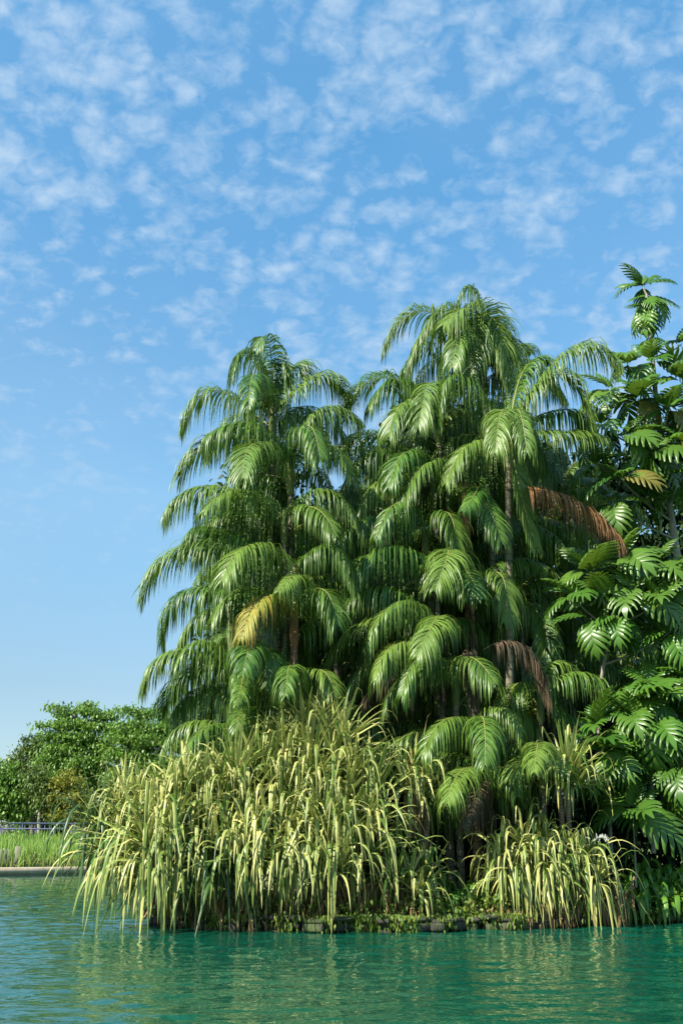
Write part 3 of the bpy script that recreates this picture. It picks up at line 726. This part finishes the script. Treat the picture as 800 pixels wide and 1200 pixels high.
root = thing('screw_pine', 'thin screw pine with a bare curved brown stem beside the biggest thicket', 'screw pine', b, 'variegated screw pines on the island edge')
for (px, py, Yp) in ((486, 915, 25.8), (497, 935, 25.9), (478, 930, 25.6)): rosette(at(px, py, Yp), 34, 1.2).build('leaf_rosette', M['pandan'], root)
cv = np.array([at(x, y, 25.8) for x, y in ((470, 1050), (483, 1020), (497, 990), (500, 960), (494, 935), (487, 918))])
g = MB(); g.tube(cv, [.10, .095, .09, .08, .08, .07], 9, jit=.05); g.build('trunk', M['pandan_stem'], root, smooth=True)
n = 70; g = MB(); B = at(483, 940, 25.5) + rng.normal(0, 1, (n, 3)) * [.10, .08, .28]
strips(g, B, norm(rng.normal(0, .7, (n, 3)) + [0, -.4, 0]), rng.uniform(.2, .5, n), rng.uniform(.03, .06, n), norm(rng.normal(0, 1, (n, 3))), 6, np.full(n, 2.5), rng.random(n), twist=1.5)
g.build('dead_leaves', M['dead'], root)
screw_pine('low pale screw pine tuft at the waterline right of the biggest thicket', np.array([atx(478, 24.9), 24.9, .35]),
           [(at(478, 1035, 24.9), 40, 1.0), (at(492, 1050, 24.8), 36, .9), (at(462, 1030, 24.9), 34, 1.0), (at(500, 1030, 25.1), 30, .9)], 0, stem=False,
           dead=[(480, 1062, 24.8, 40, .3)])
POLY2 = [(574, 1006), (592, 988), (614, 976), (650, 974), (688, 994), (706, 1018), (700, 1036), (640, 1036), (585, 1028)]
ros = [(at(px, py, 25.6 + max(0, 1010 - py) / 100), 46, 1.0 + .35 * np.clip((py - 960) / 70, 0, 1)) for px, py in poisson(POLY2, 23)]
screw_pine('variegated screw pine mound standing alone right of the dark gap', np.array([atx(640, 26.2), 26.2, zb]), ros, 0, 1.0,
           dead=[(600, 1072, 25.1, 30, .25), (560, 1068, 25.2, 22, .2), (640, 1060, 25.6, 60, .35), (655, 1072, 25.6, 45, .2), (705, 1050, 25.9, 80, .3), (715, 1040, 25.9, 40, .2), (712, 1070, 25.8, 30, .25)])
screw_pine('small screw pine tuft raised behind the lone striped mound', np.array([atx(664, 26.7), 26.7, .5]),
           [(at(664, 908, 26.2), 50, 1.2), (at(674, 922, 26.1), 34, 1.05), (at(654, 920, 26.15), 30, 1.0)], 0, stem=True)

# ------------------------------------------------------------------ breadfruit trees
def bread_template():
    V = []; Q = []
    K = 6
    sk = np.linspace(0.03, 0.84, K + 1)
    def Wf(s): return 0.35 * math.sin(math.pi * min(1, (s * 0.86 + 0.16))) ** 0.7 + 0.03
    for sgn in (-1, 1):
        for k in range(K):
            a, b_ = sk[k], sk[k + 1]; m = (a + b_) / 2; w = Wf(m + .10); fw = 0.17 + 0.05 * m
            i0 = len(V)
            V += [(a, 0, 0), (m, 0, 0), (b_, 0, 0),
                  (a + fw * .8, sgn * w * .60, .03 * w), (m + fw * .8, sgn * w * .62, .12 * w), (b_ + fw * .8, sgn * w * .60, .03 * w),
                  (a + fw * 1.28, sgn * w * .86, 0), (m + fw * 1.25, sgn * w * .90, .08 * w), (b_ + fw * 1.08, sgn * w * .84, 0),
                  (m + fw * 1.60, sgn * w * 1.08, -.02), (m + fw * 1.85, sgn * w * 1.12, 0), (m + fw * 1.85, sgn * w * 1.02, -.02)]
            for r_ in range(3):
                for c in range(2):
                    q = [i0 + r_ * 3 + c, i0 + r_ * 3 + c + 1, i0 + r_ * 3 + c + 4, i0 + r_ * 3 + c + 3]
                    Q.append(q if sgn > 0 else q[::-1])
    i0 = len(V)
    V += [(.80, -.03, 0), (.80, .03, 0), (.98, .075, .02), (.98, -.075, .02), (1.18, .015, -.02), (1.18, -.015, -.02)]
    Q += [[i0, i0 + 1, i0 + 2, i0 + 3], [i0 + 3, i0 + 2, i0 + 4, i0 + 5]]
    i0 = len(V)
    V += [(-.12, -.010, -.004), (-.12, .010, -.004), (.9, .006, .012), (.9, -.006, .012)]; Q += [[i0, i0 + 1, i0 + 2, i0 + 3]]
    return np.array(V, float), np.array(Q)
BT, BQ = bread_template()
def bread_whorl(C, n, Ls, el0=75, el1=-35, bend=0.9, seed=None, tilt=(0, 0, 0)):
    g = MB()
    n = max(5, n - 2); tilt = np.array(tilt) + rng.normal(0, .22, 3) * [1, 1, .5]
    for k in range(n):
        az = k * 2.39996 + rng.uniform(0, .4) + 1.0; f = (k + .5) / n
        el = R(el0 + 10 + (el1 - el0) * f ** 0.9) + rng.normal(0, .24)
        T = np.array([math.cos(az) * math.cos(el), math.sin(az) * math.cos(el), math.sin(el)]) + np.array(tilt)
        T /= np.linalg.norm(T)
        sd_ = np.cross(T, [0, 0, 1.0]); sd_ /= np.linalg.norm(sd_) + 1e-6
        u0 = np.cross(sd_, T) + SUN_DIR * 0.75 + np.array([0, -.35, 0]) + rng.normal(0, .15, 3); u0 -= u0.dot(T) * T; up = u0 / np.linalg.norm(u0)
        sd_ = np.cross(T, up)
        L_ = 1.2 * Ls * (0.6 + 0.45 * min(1, f * 1.8)) * (1 + rng.normal(0, .16))
        beta = bend * (0.55 + 0.9 * f) + 0.15 + rng.normal(0, .15)
        s = BT[:, 0]; th = s * beta
        al = np.where(abs(beta) > 1e-3, np.sin(th) / beta, s); dn = (1 - np.cos(th)) / max(beta, 1e-3)
        # droop across the blade as well
        w = BT[:, 1]; zz = BT[:, 2] + rng.uniform(.05, .45) * np.abs(w) - 0.9 * np.abs(w) ** 2
        nx = np.sin(th); nz = np.cos(th)
        lp = al + zz * nx; lz = -dn + zz * nz
        V = C + L_ * (lp[:, None] * T + w[:, None] * sd_ + lz[:, None] * up) + T * 0.08
        A = np.stack([w + .5, s, np.full(len(s), np.clip(rng.normal(.5, .25), 0, 1))], -1)
        g.raw(V, BQ, A, 1 if (f > .85 and rng.random() < .12) else 0)
    return g
def bread_tree(label, trunk, rad, whorls, branches=True, group='breadfruit trees at the right of the island'):
    pts_ = np.array([at(*p) for p in trunk]); base = pts_[0].copy()
    root = thing('breadfruit_tree', label, 'tree', base, group)
    n = 30; ii = np.linspace(0, len(pts_) - 1, n)
    crv = np.stack([np.interp(ii, range(len(pts_)), pts_[:, j]) for j in range(3)], -1)
    crv[1:-1] = (crv[:-2] + crv[1:-1] * 2 + crv[2:]) / 4
    g = MB(); g.tube(crv, np.linspace(rad, rad * .3, n), 9, jit=.03); g.build('trunk', M['bark_pale'], root, smooth=True)
    for (px, py, Yw, n_, Ls, *rest) in whorls:
        C = at(px, py, Yw)
        kw = rest[0] if rest else {}
        bread_whorl(C, n_, Ls, **kw).build('leaf_whorl', [M['bread'], M['bread_old']], root, smooth=False)
        if branches:
            below = crv[crv[:, 2] < C[2] - 0.15]
            if len(below):
                d_ = np.linalg.norm(below - C, axis=1) + 0.6 * np.abs(below[:, 2] - (C[2] - 0.8)); q = below[d_.argmin()]
                if np.linalg.norm(q - C) > .2:
                    t = np.linspace(0, 1, 9)[:, None]; mid = np.array([C[0] * .7 + q[0] * .3, C[1] * .7 + q[1] * .3, q[2] * .55 + C[2] * .45])
                    cv = (1 - t) ** 2 * q + 2 * t * (1 - t) * mid + t ** 2 * C
                    g = MB(); g.tube(cv, np.linspace(.035, .018, 9), 6, jit=.04); g.build('branch', M['bark_pale'], root, smooth=True)
bread_tree('tall breadfruit tree whose leafy spire stands against the sky at the right',
    [(812, 900, 30.5), (805, 760, 30.4), (794, 660, 30.3), (779, 560, 30.2), (769, 480, 30.2), (762, 400, 30.1), (757, 345, 30.1)], .14,
    [(753, 336, 30.1, 11, .70, dict(el0=80, el1=0, bend=.7)), (757, 348, 30.1, 10, .72, dict(el0=25, el1=-55, bend=.7)), (757, 358, 30.1, 9, .68, dict(el0=0, el1=-65, bend=.6)),
     (758, 398, 30.1, 7, .55), (762, 424, 30.0, 9, .85, dict(el0=60, el1=-30)), (797, 404, 30.4, 8, .7, dict(el0=85, el1=10)), (735, 428, 30.2, 9, .85),
     (800, 448, 29.8, 10, .95), (714, 458, 29.8, 9, .85), (748, 468, 29.5, 10, .95), (782, 480, 29.3, 10, .95), (704, 500, 29.6, 9, .85), (732, 512, 29.1, 10, .95), (798, 520, 29.2, 10, .95),
     (764, 532, 29.0, 10, .95), (700, 545, 29.4, 9, .8), (728, 562, 28.9, 10, .9), (792, 568, 29.4, 10, .9), (716, 590, 29.2, 8, .8), (755, 582, 29.6, 9, .85), (820, 480, 30, 10, .9)])
bread_tree('breadfruit tree at mid height with big glossy leaves beneath the rust-orange frond',
    [(700, 900, 28.4), (703, 800, 28.3), (714, 740, 28.2), (725, 690, 28.2)], .07,
    [(690, 672, 28.0, 10, .82), (728, 655, 28.2, 11, .88), (768, 662, 28.2, 11, .9), (790, 690, 28.0, 11, .85), (672, 700, 27.9, 9, .75), (706, 700, 27.6, 11, .85), (740, 695, 27.6, 11, .85), (770, 705, 27.5, 11, .85),
     (722, 722, 27.5, 9, .8, dict(el0=10, el1=-60)), (692, 725, 27.6, 8, .75, dict(el0=0, el1=-65)), (782, 742, 27.6, 9, .8, dict(el0=0, el1=-65)), (812, 670, 28.2, 10, .85), (760, 735, 28, 8, .75, dict(el0=0, el1=-60))])
bread_tree('breadfruit tree hanging old yellowed leaves low at the right',
    [(765, 1000, 27.8), (764, 930, 27.8), (762, 870, 27.7), (762, 820, 27.7)], .06,
    [(760, 800, 27.7, 10, .85, dict(el0=70, el1=-20)), (752, 822, 27.3, 11, .88), (782, 818, 27.2, 11, .88), (768, 842, 27.0, 12, .9, dict(el0=20, el1=-70)), (790, 850, 27.2, 9, .85, dict(el0=10, el1=-70)), (738, 842, 27.2, 9, .75), (800, 800, 27.8, 9, .85), (750, 860, 27.3, 8, .8, dict(el0=-10, el1=-70))])
bread_tree('young breadfruit tree with upright top leaves behind the small screw pine tuft',
    [(716, 1000, 27.4), (712, 930, 27.4), (704, 880, 27.3), (700, 850, 27.3)], .045,
    [(702, 855, 27.3, 9, .8, dict(el0=85, el1=0)), (700, 882, 27.0, 11, .82), (722, 888, 27.0, 9, .75, dict(el0=10, el1=-60)), (690, 895, 27.1, 9, .78, dict(el0=20, el1=-60)), (725, 838, 27.6, 8, .6)])
bread_tree('breadfruit sapling leaning in from the right edge with blue-green leaves',
    [(822, 1010, 27.6), (815, 940, 27.6), (802, 880, 27.5)], .045,
    [(798, 872, 27.3, 10, .85), (792, 898, 27.0, 10, .82, dict(el0=20, el1=-60)), (815, 890, 27.2, 9, .8), (806, 912, 27.1, 8, .8, dict(el0=0, el1=-65))])
bread_tree('low star-shaped breadfruit seedling above the broad-leaved bank plants',
    [(745, 1040, 26.9), (743, 990, 26.9), (741, 955, 26.8)], .025,
    [(741, 950, 26.8, 11, .82, dict(el0=80, el1=-35, bend=.8))], branches=False)

# ------------------------------------------------------------------ low plants on the island
def strap_plant(px, py, Yp, n, L_, Wd, label, el=60, name='strap_leaf_plant', group='broad-leaved plants on the bank'):
    b = at(px, py, Yp); b[2] = max(b[2], .3)
    g = MB(); az = rng.uniform(0, 6.28, n); e = R(el) + rng.normal(0, .25, n)
    d = np.stack([np.cos(az) * np.cos(e), np.sin(az) * np.cos(e), np.sin(e)], -1)
    side = norm(np.cross(d, [0, 0, 1.0]) + rng.normal(0, .1, (n, 3)))
    root = thing(name, label, 'plant', b, group)
    strips(g, b + rng.normal(0, .04, (n, 3)) * [1, 1, 0], d, L_ * rng.uniform(.65, 1.1, n), Wd * rng.uniform(.75, 1.15, n), side, 9, rng.uniform(.7, 1.5, n), rng.random(n), fold=.3,
           width=lambda x: np.clip(np.sin(np.pi * np.clip(x * .93 + .05, 0, 1)) ** .7, .05, 1))
    g.build('leaves', M['lily'], root)
spots = [(748, 1062, 26.9), (770, 1065, 27.1), (790, 1062, 27.4), (760, 1050, 27.5), (782, 1045, 27.8), (742, 1045, 27.3), (806, 1060, 27.6), (728, 1062, 26.8), (775, 1030, 28.2), (798, 1035, 28.3), (752, 1030, 28)]
labs = ['broad-leaved plant at the stone edging below the star-shaped seedling', 'broad-leaved plant second along the stone edging from the right screw pine', 'broad-leaved plant at the stone edging near the right picture edge',
        'broad-leaved plant in the second row behind the stone edging', 'tall broad-leaved plant in shade at the far right', 'upright broad-leaved plant tight against the right screw pine mound', 'broad-leaved plant cut by the right picture edge',
        'small broad-leaved plant under dead leaves of the right screw pine', 'rearmost broad-leaved plant in the dark right corner', 'dark broad-leaved plant behind the one at the picture edge', 'broad-leaved plant in shade directly beneath the star-shaped seedling']
for (s, l) in zip(spots, labs): strap_plant(*s, 34, 1.0, .115, l, el=60)
for (px, py, Yp, l) in ((528, 1058, 25.3, 'bright green strap-leaved plant right of the low screw pine tuft'), (541, 1052, 25.6, 'strap-leaved plant between the low tuft and the lone mound'), (519, 1040, 26.0, 'shaded strap-leaved plant under the fan palm'), (560, 1045, 25.9, 'strap-leaved plant touching the left side of the lone mound')):
    strap_plant(px, py, Yp, 24, .65, .06, l, el=55, group='strap-leaved plants in the gap between screw pines')
# creeping cover over the bank (beyond counting)
g = MB(); n = 9000
px_ = rng.uniform(180, 860, n); Yp = rng.uniform(24.6, 30, n)
x_ = (px_ - 400) / F / 1.05 * Yp
sy = np.interp(x_, [s[0] for s in sh[:11]], [s[1] for s in sh[:11]])
y_ = sy + 0.05 + rng.random(n) ** 1.6 * 3.2
z_ = 0.30 + np.clip((y_ - sy) * .12, 0, .3) + rng.random(n) ** 2 * .35
B = np.stack([x_, y_, z_], -1)
d = norm(rng.normal(0, .8, (n, 3)) + [0, -.3, .8])
strips(g, B, d, rng.uniform(.08, .2, n), rng.uniform(.04, .09, n), norm(rng.normal(0, 1, (n, 3))), 3, rng.uniform(.4, 1.4, n), rng.random(n), width=lambda x: np.array([.3, 1.0, .1]))
# trailing over the stones
n = 9000; k = rng.integers(0, len(sh[:11]) - 1, n); f = rng.random(n)[:, None]
q = sh[k] * (1 - f) + sh[k + 1] * f
pat = np.sin(q[:, 0] * 2.3) + np.sin(q[:, 0] * 5.1 + 2) + np.sin(q[:, 0] * .9 + 1)
kp = rng.random(n) < np.clip(.62 + .45 * pat, .15, 1); q = q[kp]; n = len(q)
q = q + np.stack([0 * q[:, 0], 0.16 * np.sin(q[:, 0] * 3.1) + 0.10 * np.sin(q[:, 0] * 7.7 + 1)], 1)
B = np.concatenate([q + rng.normal(0, .08, (n, 2)) + [0, -.12], (0.34 - rng.random(n) ** 1.7 * .30)[:, None]], 1)
strips(g, B, norm(rng.normal(0, .6, (n, 3)) + [0, -.7, -.1]), rng.uniform(.06, .18, n), rng.uniform(.02, .06, n), norm(rng.normal(0, 1, (n, 3))), 3, rng.uniform(.6, 1.6, n), rng.random(n), width=lambda x: np.array([.3, 1.0, .1]))
o = g.build('ground_cover', M['cover']); tag(o, 'yellow-green creeping ground cover on the island bank', 'ground cover', kind='stuff')

# ------------------------------------------------------------------ broadleaf trees
def leaf_cloud(lobes, n, size, up=0.55, aspect=0.55):
    """lobes: (centre, radii).  leaves spread through each lobe's outer volume, in clumps"""
    vol = np.array([l[1][0] * l[1][1] + l[1][0] * l[1][2] for l in lobes]); cnt = (vol / vol.sum() * n).astype(int)
    Bs = []
    for (c, r), m in zip(lobes, cnt):
        nc = max(6, m // 22)
        d = norm(rng.normal(0, 1, (nc, 3))); rr = 1 - rng.random(nc) ** 2 * .55
        cc = np.array(c) + d * rr[:, None] * np.array(r)
        k = rng.integers(0, nc, m)
        Bs.append(cc[k] + rng.normal(0, 1, (m, 3)) * size * np.array([1.35, 1.35, .55]))
    B = np.concatenate(Bs); n = len(B)
    d = norm(rng.normal(0, .75, (n, 3)) + [0, 0, -.15])
    side = norm(np.cross(d, norm(rng.normal(0, up, (n, 3)) + [0, 0, 1.0])))
    g = MB()
    strips(g, B, d, size * rng.uniform(.7, 1.3, n), size * aspect * rng.uniform(.7, 1.2, n), side, 3, rng.uniform(.2, 1.0, n), rng.random(n), fold=.2, width=lambda x: np.array([.35, 1.0, .15]))
    return g
def broad_tree(name, label, base, top, lobes, n, size, mat, r0=.2, group=None, bark='bark'):
    root = thing(name, label, 'tree', base, group)
    base = np.array(base, float); top = np.array(top, float)
    g = MB(); t = np.linspace(0, 1, 14)[:, None]; crv = base + (top - base) * t + np.sin(t * 5 + base[0]) * [r0 * .8, 0, 0] * t
    g.tube(crv, np.linspace(r0, r0 * .35, 14), 9, jit=.04); g.build('trunk', M[bark], root, smooth=True)
    g = MB()
    for (c, r) in lobes[:14]:
        c = np.array(c); below = crv[crv[:, 2] < c[2] - .1]; q = below[-1] if len(below) else crv[5]
        q = crv[max(3, min(13, len(below) - 2))] if len(below) else crv[3]
        mid = (q + c) / 2 + [0, 0, -.1]
        g.tube((1 - t) ** 2 * q + 2 * t * (1 - t) * mid + t ** 2 * c, np.linspace(r0 * .4, r0 * .08, 14), 6, jit=.04)
    g.build('limbs', M[bark], root, smooth=True)
    leaf_cloud(lobes, n, size).build('crown', M[mat], root)
def px_lobes(lst, Yt, dep=1.0):
    out_ = []
    for (px, py, rx, ry, *dy) in lst:
        Yl = Yt + (dy[0] if dy else 0)
        c = at(px, py, Yl); s = Yl / F * .98
        out_.append((c, (rx * s, rx * s * dep, ry * s)))
    return out_
# far bank: a tiered almond tree, its neighbour, round trees
GF = 'trees beyond the far bank'
def fbase(px, Yt): x = atx(px, Yt); return (x, Yt, float(ground_h(np.array(x), np.array(Yt))) - .05)
L1 = [(104, 833, 15, 3), (66, 829, 9, 2), (80, 837, 12, 2.5), (125, 838, 16, 4), (84, 848, 24, 4), (55, 850, 9, 2), (118, 852, 20, 4), (64, 862, 16, 4), (100, 864, 24, 6), (78, 876, 24, 7), (118, 878, 22, 7), (60, 890, 16, 7), (95, 893, 28, 8), (72, 908, 24, 8), (115, 905, 24, 9), (92, 922, 28, 10), (100, 825, 8, 2)]
broad_tree('almond_tree', 'tallest far tree with flat leafy tiers reaching left against the sky', fbase(92, 84), at(93, 828, 84), px_lobes(L1, 84), 15000, .27, 'tree_a', .3, GF)
L2 = [(150, 832, 12, 3), (168, 836, 14, 4), (185, 833, 12, 4), (205, 842, 14, 4), (150, 850, 20, 5), (190, 854, 24, 7), (140, 862, 16, 5), (165, 866, 32, 9), (200, 872, 26, 9), (150, 885, 28, 10), (185, 895, 30, 11), (150, 910, 28, 10), (205, 905, 20, 12), (170, 925, 34, 14)]
broad_tree('almond_tree', 'far spreading tree directly behind the left screw pines', fbase(170, 82), at(168, 835, 82), px_lobes(L2, 82), 15000, .27, 'tree_a', .3, GF)
L3 = [(40, 872, 14, 10), (30, 890, 18, 12), (50, 898, 20, 14), (25, 912, 20, 14), (48, 925, 22, 16), (38, 880, 10, 8), (30, 940, 18, 14)]
broad_tree('round_tree', 'dull green domed far tree left of the tiered one', fbase(38, 88), at(38, 880, 88), px_lobes(L3, 88), 7500, .26, 'tree_b', .22, GF)
L4 = [(5, 905, 14, 12), (15, 925, 18, 16), (-10, 920, 22, 20), (0, 945, 20, 14), (18, 950, 14, 12)]
broad_tree('round_tree', 'lowest far tree at the left picture edge', fbase(4, 80), at(5, 910, 80), px_lobes(L4, 80), 6500, .28, 'tree_a', .2, GF)
L5 = [(80, 915, 16, 12), (68, 930, 18, 14), (90, 938, 20, 14), (75, 950, 20, 12), (100, 955, 14, 12)]
broad_tree('olive_tree', 'yellow-olive bushy far tree in front of the tiered one', fbase(84, 79), at(82, 925, 79), px_lobes(L5, 79), 7000, .22, 'tree_y', .12, GF)
L6 = [(46, 925, 12, 12), (44, 905, 10, 10), (52, 940, 10, 8)]
broad_tree('slender_tree', 'slim far tree with a pale straight trunk beside the railing', fbase(46, 78.5), at(46, 915, 78.5), px_lobes(L6, 78.5), 1800, .24, 'tree_b', .13, GF, 'bark_pale')
# dark understorey of the far wood, beyond them
lob = []
for k in range(46): lob.append((-90 + k * 9.5, rng.uniform(912, 978), 22, 18, rng.uniform(0, 4)))
for k in range(30): lob.append((-90 + k * 14, 972, 18, 12, rng.uniform(-2, 0)))
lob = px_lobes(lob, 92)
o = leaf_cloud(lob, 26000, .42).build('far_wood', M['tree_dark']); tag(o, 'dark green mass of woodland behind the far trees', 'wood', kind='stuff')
for (px, Yt, lbl, hy) in ((-60, 82, 'far tree just outside the left picture edge', 880), (-130, 84, 'far tree well outside the left picture edge', 870), (260, 86, 'far tree hidden behind the palms', 860)):
    L7 = [(px + rng.uniform(-30, 30), rng.uniform(hy, 950), 26, 18) for _ in range(9)]
    broad_tree('round_tree', lbl, fbase(px, Yt), at(px, hy + 10, Yt), px_lobes(L7, Yt), 4500, .36, 'tree_b', .22, GF)

# trees at the back of the island that close off the sky between the palms
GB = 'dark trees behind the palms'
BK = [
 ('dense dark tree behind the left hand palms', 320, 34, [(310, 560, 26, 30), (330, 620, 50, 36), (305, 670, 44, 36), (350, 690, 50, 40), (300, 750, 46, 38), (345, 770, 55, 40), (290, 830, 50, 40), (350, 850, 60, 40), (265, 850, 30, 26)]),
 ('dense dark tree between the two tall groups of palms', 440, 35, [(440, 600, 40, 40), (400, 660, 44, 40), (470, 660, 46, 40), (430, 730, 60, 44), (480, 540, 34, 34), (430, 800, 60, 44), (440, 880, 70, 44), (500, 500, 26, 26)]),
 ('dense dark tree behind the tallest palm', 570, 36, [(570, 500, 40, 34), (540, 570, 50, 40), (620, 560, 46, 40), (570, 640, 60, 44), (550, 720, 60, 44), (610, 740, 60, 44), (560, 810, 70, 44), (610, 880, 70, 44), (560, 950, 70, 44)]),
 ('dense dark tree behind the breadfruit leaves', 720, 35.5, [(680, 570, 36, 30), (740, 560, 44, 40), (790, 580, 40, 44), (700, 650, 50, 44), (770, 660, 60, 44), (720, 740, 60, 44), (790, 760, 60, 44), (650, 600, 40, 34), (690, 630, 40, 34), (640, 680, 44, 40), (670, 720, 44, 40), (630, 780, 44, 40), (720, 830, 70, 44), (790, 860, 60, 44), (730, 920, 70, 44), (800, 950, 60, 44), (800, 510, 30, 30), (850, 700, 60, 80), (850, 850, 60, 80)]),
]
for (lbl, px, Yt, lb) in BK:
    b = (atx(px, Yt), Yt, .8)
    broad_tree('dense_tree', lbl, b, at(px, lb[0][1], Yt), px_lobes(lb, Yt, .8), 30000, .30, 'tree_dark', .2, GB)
# undergrowth below the palms (dark leaf mass)
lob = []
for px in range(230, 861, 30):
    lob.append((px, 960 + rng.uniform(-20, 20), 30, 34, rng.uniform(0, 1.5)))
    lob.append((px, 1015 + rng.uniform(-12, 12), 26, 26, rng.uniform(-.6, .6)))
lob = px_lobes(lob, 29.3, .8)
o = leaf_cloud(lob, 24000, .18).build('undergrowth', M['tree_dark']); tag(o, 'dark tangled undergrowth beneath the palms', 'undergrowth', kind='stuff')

# ------------------------------------------------------------------ far bank details
n = 15000
x_ = rng.uniform(-34, -4, n); dd_ = rng.random(n) * 8.6 + .35
y_ = edge_y(x_) + dd_ / .9
z_ = ground_h(x_, y_)
B = np.stack([x_, y_, z_], -1); hgt = rng.uniform(.55, 1.25, n) * np.where(dd_ < 3, 1.15, .75)
g = MB()
strips(g, B, norm(rng.normal(0, .16, (n, 3)) + [0, 0, 1.0]), hgt, rng.uniform(.03, .06, n), norm(rng.normal(0, 1, (n, 3)) * [1, .4, 0]), 5, rng.uniform(0, .55, n), rng.random(n), width=lambda x: np.array([.7, 1, .9, .6, .1]))
n = 2600; x_ = rng.uniform(-34, -4, n); y_ = edge_y(x_) + rng.uniform(.6, 1.8, n); B = np.stack([x_, y_, ground_h(x_, y_)], -1)
strips(g, B, norm(rng.normal(0, .2, (n, 3)) + [0, 0, 1.0]), rng.uniform(.3, .8, n), rng.uniform(.03, .07, n), norm(rng.normal(0, 1, (n, 3)) * [1, .4, 0]), 4, rng.uniform(0, .8, n), rng.random(n), mat=1, width=lambda x: np.array([.8, 1, .7, .1]))
o = g.build('reeds', [M['reed'], M['reed_dry']]); tag(o, 'tall pale green reeds on the far bank', 'reeds', kind='stuff')

def railing(label, d_off, h, mat, step, bal, x0, x1):
    xs_ = np.arange(x0, x1, step); b = (xs_[0], edge_y(xs_[0]) + d_off / .9, 1.75)
    root = thing('railing', label, 'railing', b)
    P_ = np.stack([xs_, edge_y(xs_) + d_off / .9, np.full_like(xs_, 1.75)], -1)
    g = MB(); g.tube(P_ + [0, 0, h], .05, 6); g.build('top_rail', mat, root)
    g = MB(); g.tube(P_ + [0, 0, h * .18], .03, 6); g.build('bottom_rail', mat, root)
    for p in P_[::2 if bal else 1]:
        g = MB(); g.tube([p, p + [0, 0, h * .5], p + [0, 0, h + .04]], .055, 6); g.build('post', mat, root)
    if bal:
        g = MB()
        for i in range(len(P_) - 1):
            for f in np.arange(.1, 1, .2):
                q = P_[i] * (1 - f) + P_[i + 1] * f; g.box(q + [0, 0, h * .58], (.03, .03, h * .8))
        g.build('balusters', mat, root)
railing('blue-grey railing with thin uprights behind the far walkway', 14.2, 1.15, M['rail_blue'], 1.5, True, -30, -9)
railing('lavender low railing on posts at the front of the far walkway', 9.9, .75, M['rail_violet'], 1.0, False, -30, -9)

def shrub(px, py, Yp, r, mat, label, name='shrub', extra=None):
    c = at(px, py, Yp); zg = float(ground_h(np.array(c[0]), np.array(c[1])))
    root = thing(name, label, 'shrub', (c[0], c[1], zg))
    g = MB()
    for k in range(6):
        a = rng.uniform(0, 6.28); e = c + np.array([math.cos(a), math.sin(a), .2]) * r * .6
        g.tube([np.array([c[0], c[1], zg - .05]), (np.array([c[0], c[1], zg]) + e) / 2 + [0, 0, .1], e], [.03, .02, .01], 5)
    g.build('stems', M['bark'], root)
    leaf_cloud([(c, (r, r, r * .75)), (c + [r * .5, 0, -.1], (r * .7, r * .7, r * .5)), (c + [-r * .5, 0, -.15], (r * .6, r * .6, r * .5))], 1300, .14).build('foliage', M[mat], root)
    if extra: leaf_cloud([(c + [0, -.1, .1], (r, r, r * .7))], 260, .13).build('blossom', M[extra], root)
shrub(27, 984, 70, .8, 'tree_a', 'dark green round shrub standing up from the reeds')
shrub(44, 987, 70.5, .6, 'tree_a', 'smaller green shrub to the right of the round one in the reeds')
shrub(68, 988, 71, .5, 'tree_y', 'yellowish low shrub by the lavender posts')
shrub(3, 971, 74.5, .65, 'tree_b', 'pale flowering shrub at the end of the walkway, left picture edge', 'flowering_shrub', 'flower')
for k, (px, w_, h_) in enumerate(((2, .20, .85), (6, .14, .9), (10.5, .22, .85), (20, .32, 1.0))):
    Yp = 62.0; x = atx(px, Yp); y = float(edge_y(x)) + .75; z = float(ground_h(np.array(x), np.array(y)))
    g = MB(); g.box((x, y, z + h_ / 2), (w_, .06, h_ + .1), .1, 0, .5, .94)
    o = g.build('wooden_board', M['wood'])
    bv = o.modifiers.new('bevel', 'BEVEL'); bv.width = .01
    tag(o, ['weathered upright board in the reeds, leftmost of four', 'thin weathered upright board, second from the left in the reeds', 'weathered upright board, third from the left in the reeds', 'widest and tallest weathered board in the reeds, standing apart'][k], 'board', 'upright boards at the foot of the reeds')
for o in bpy.data.objects:
    if '_o' in o: del o['_o']
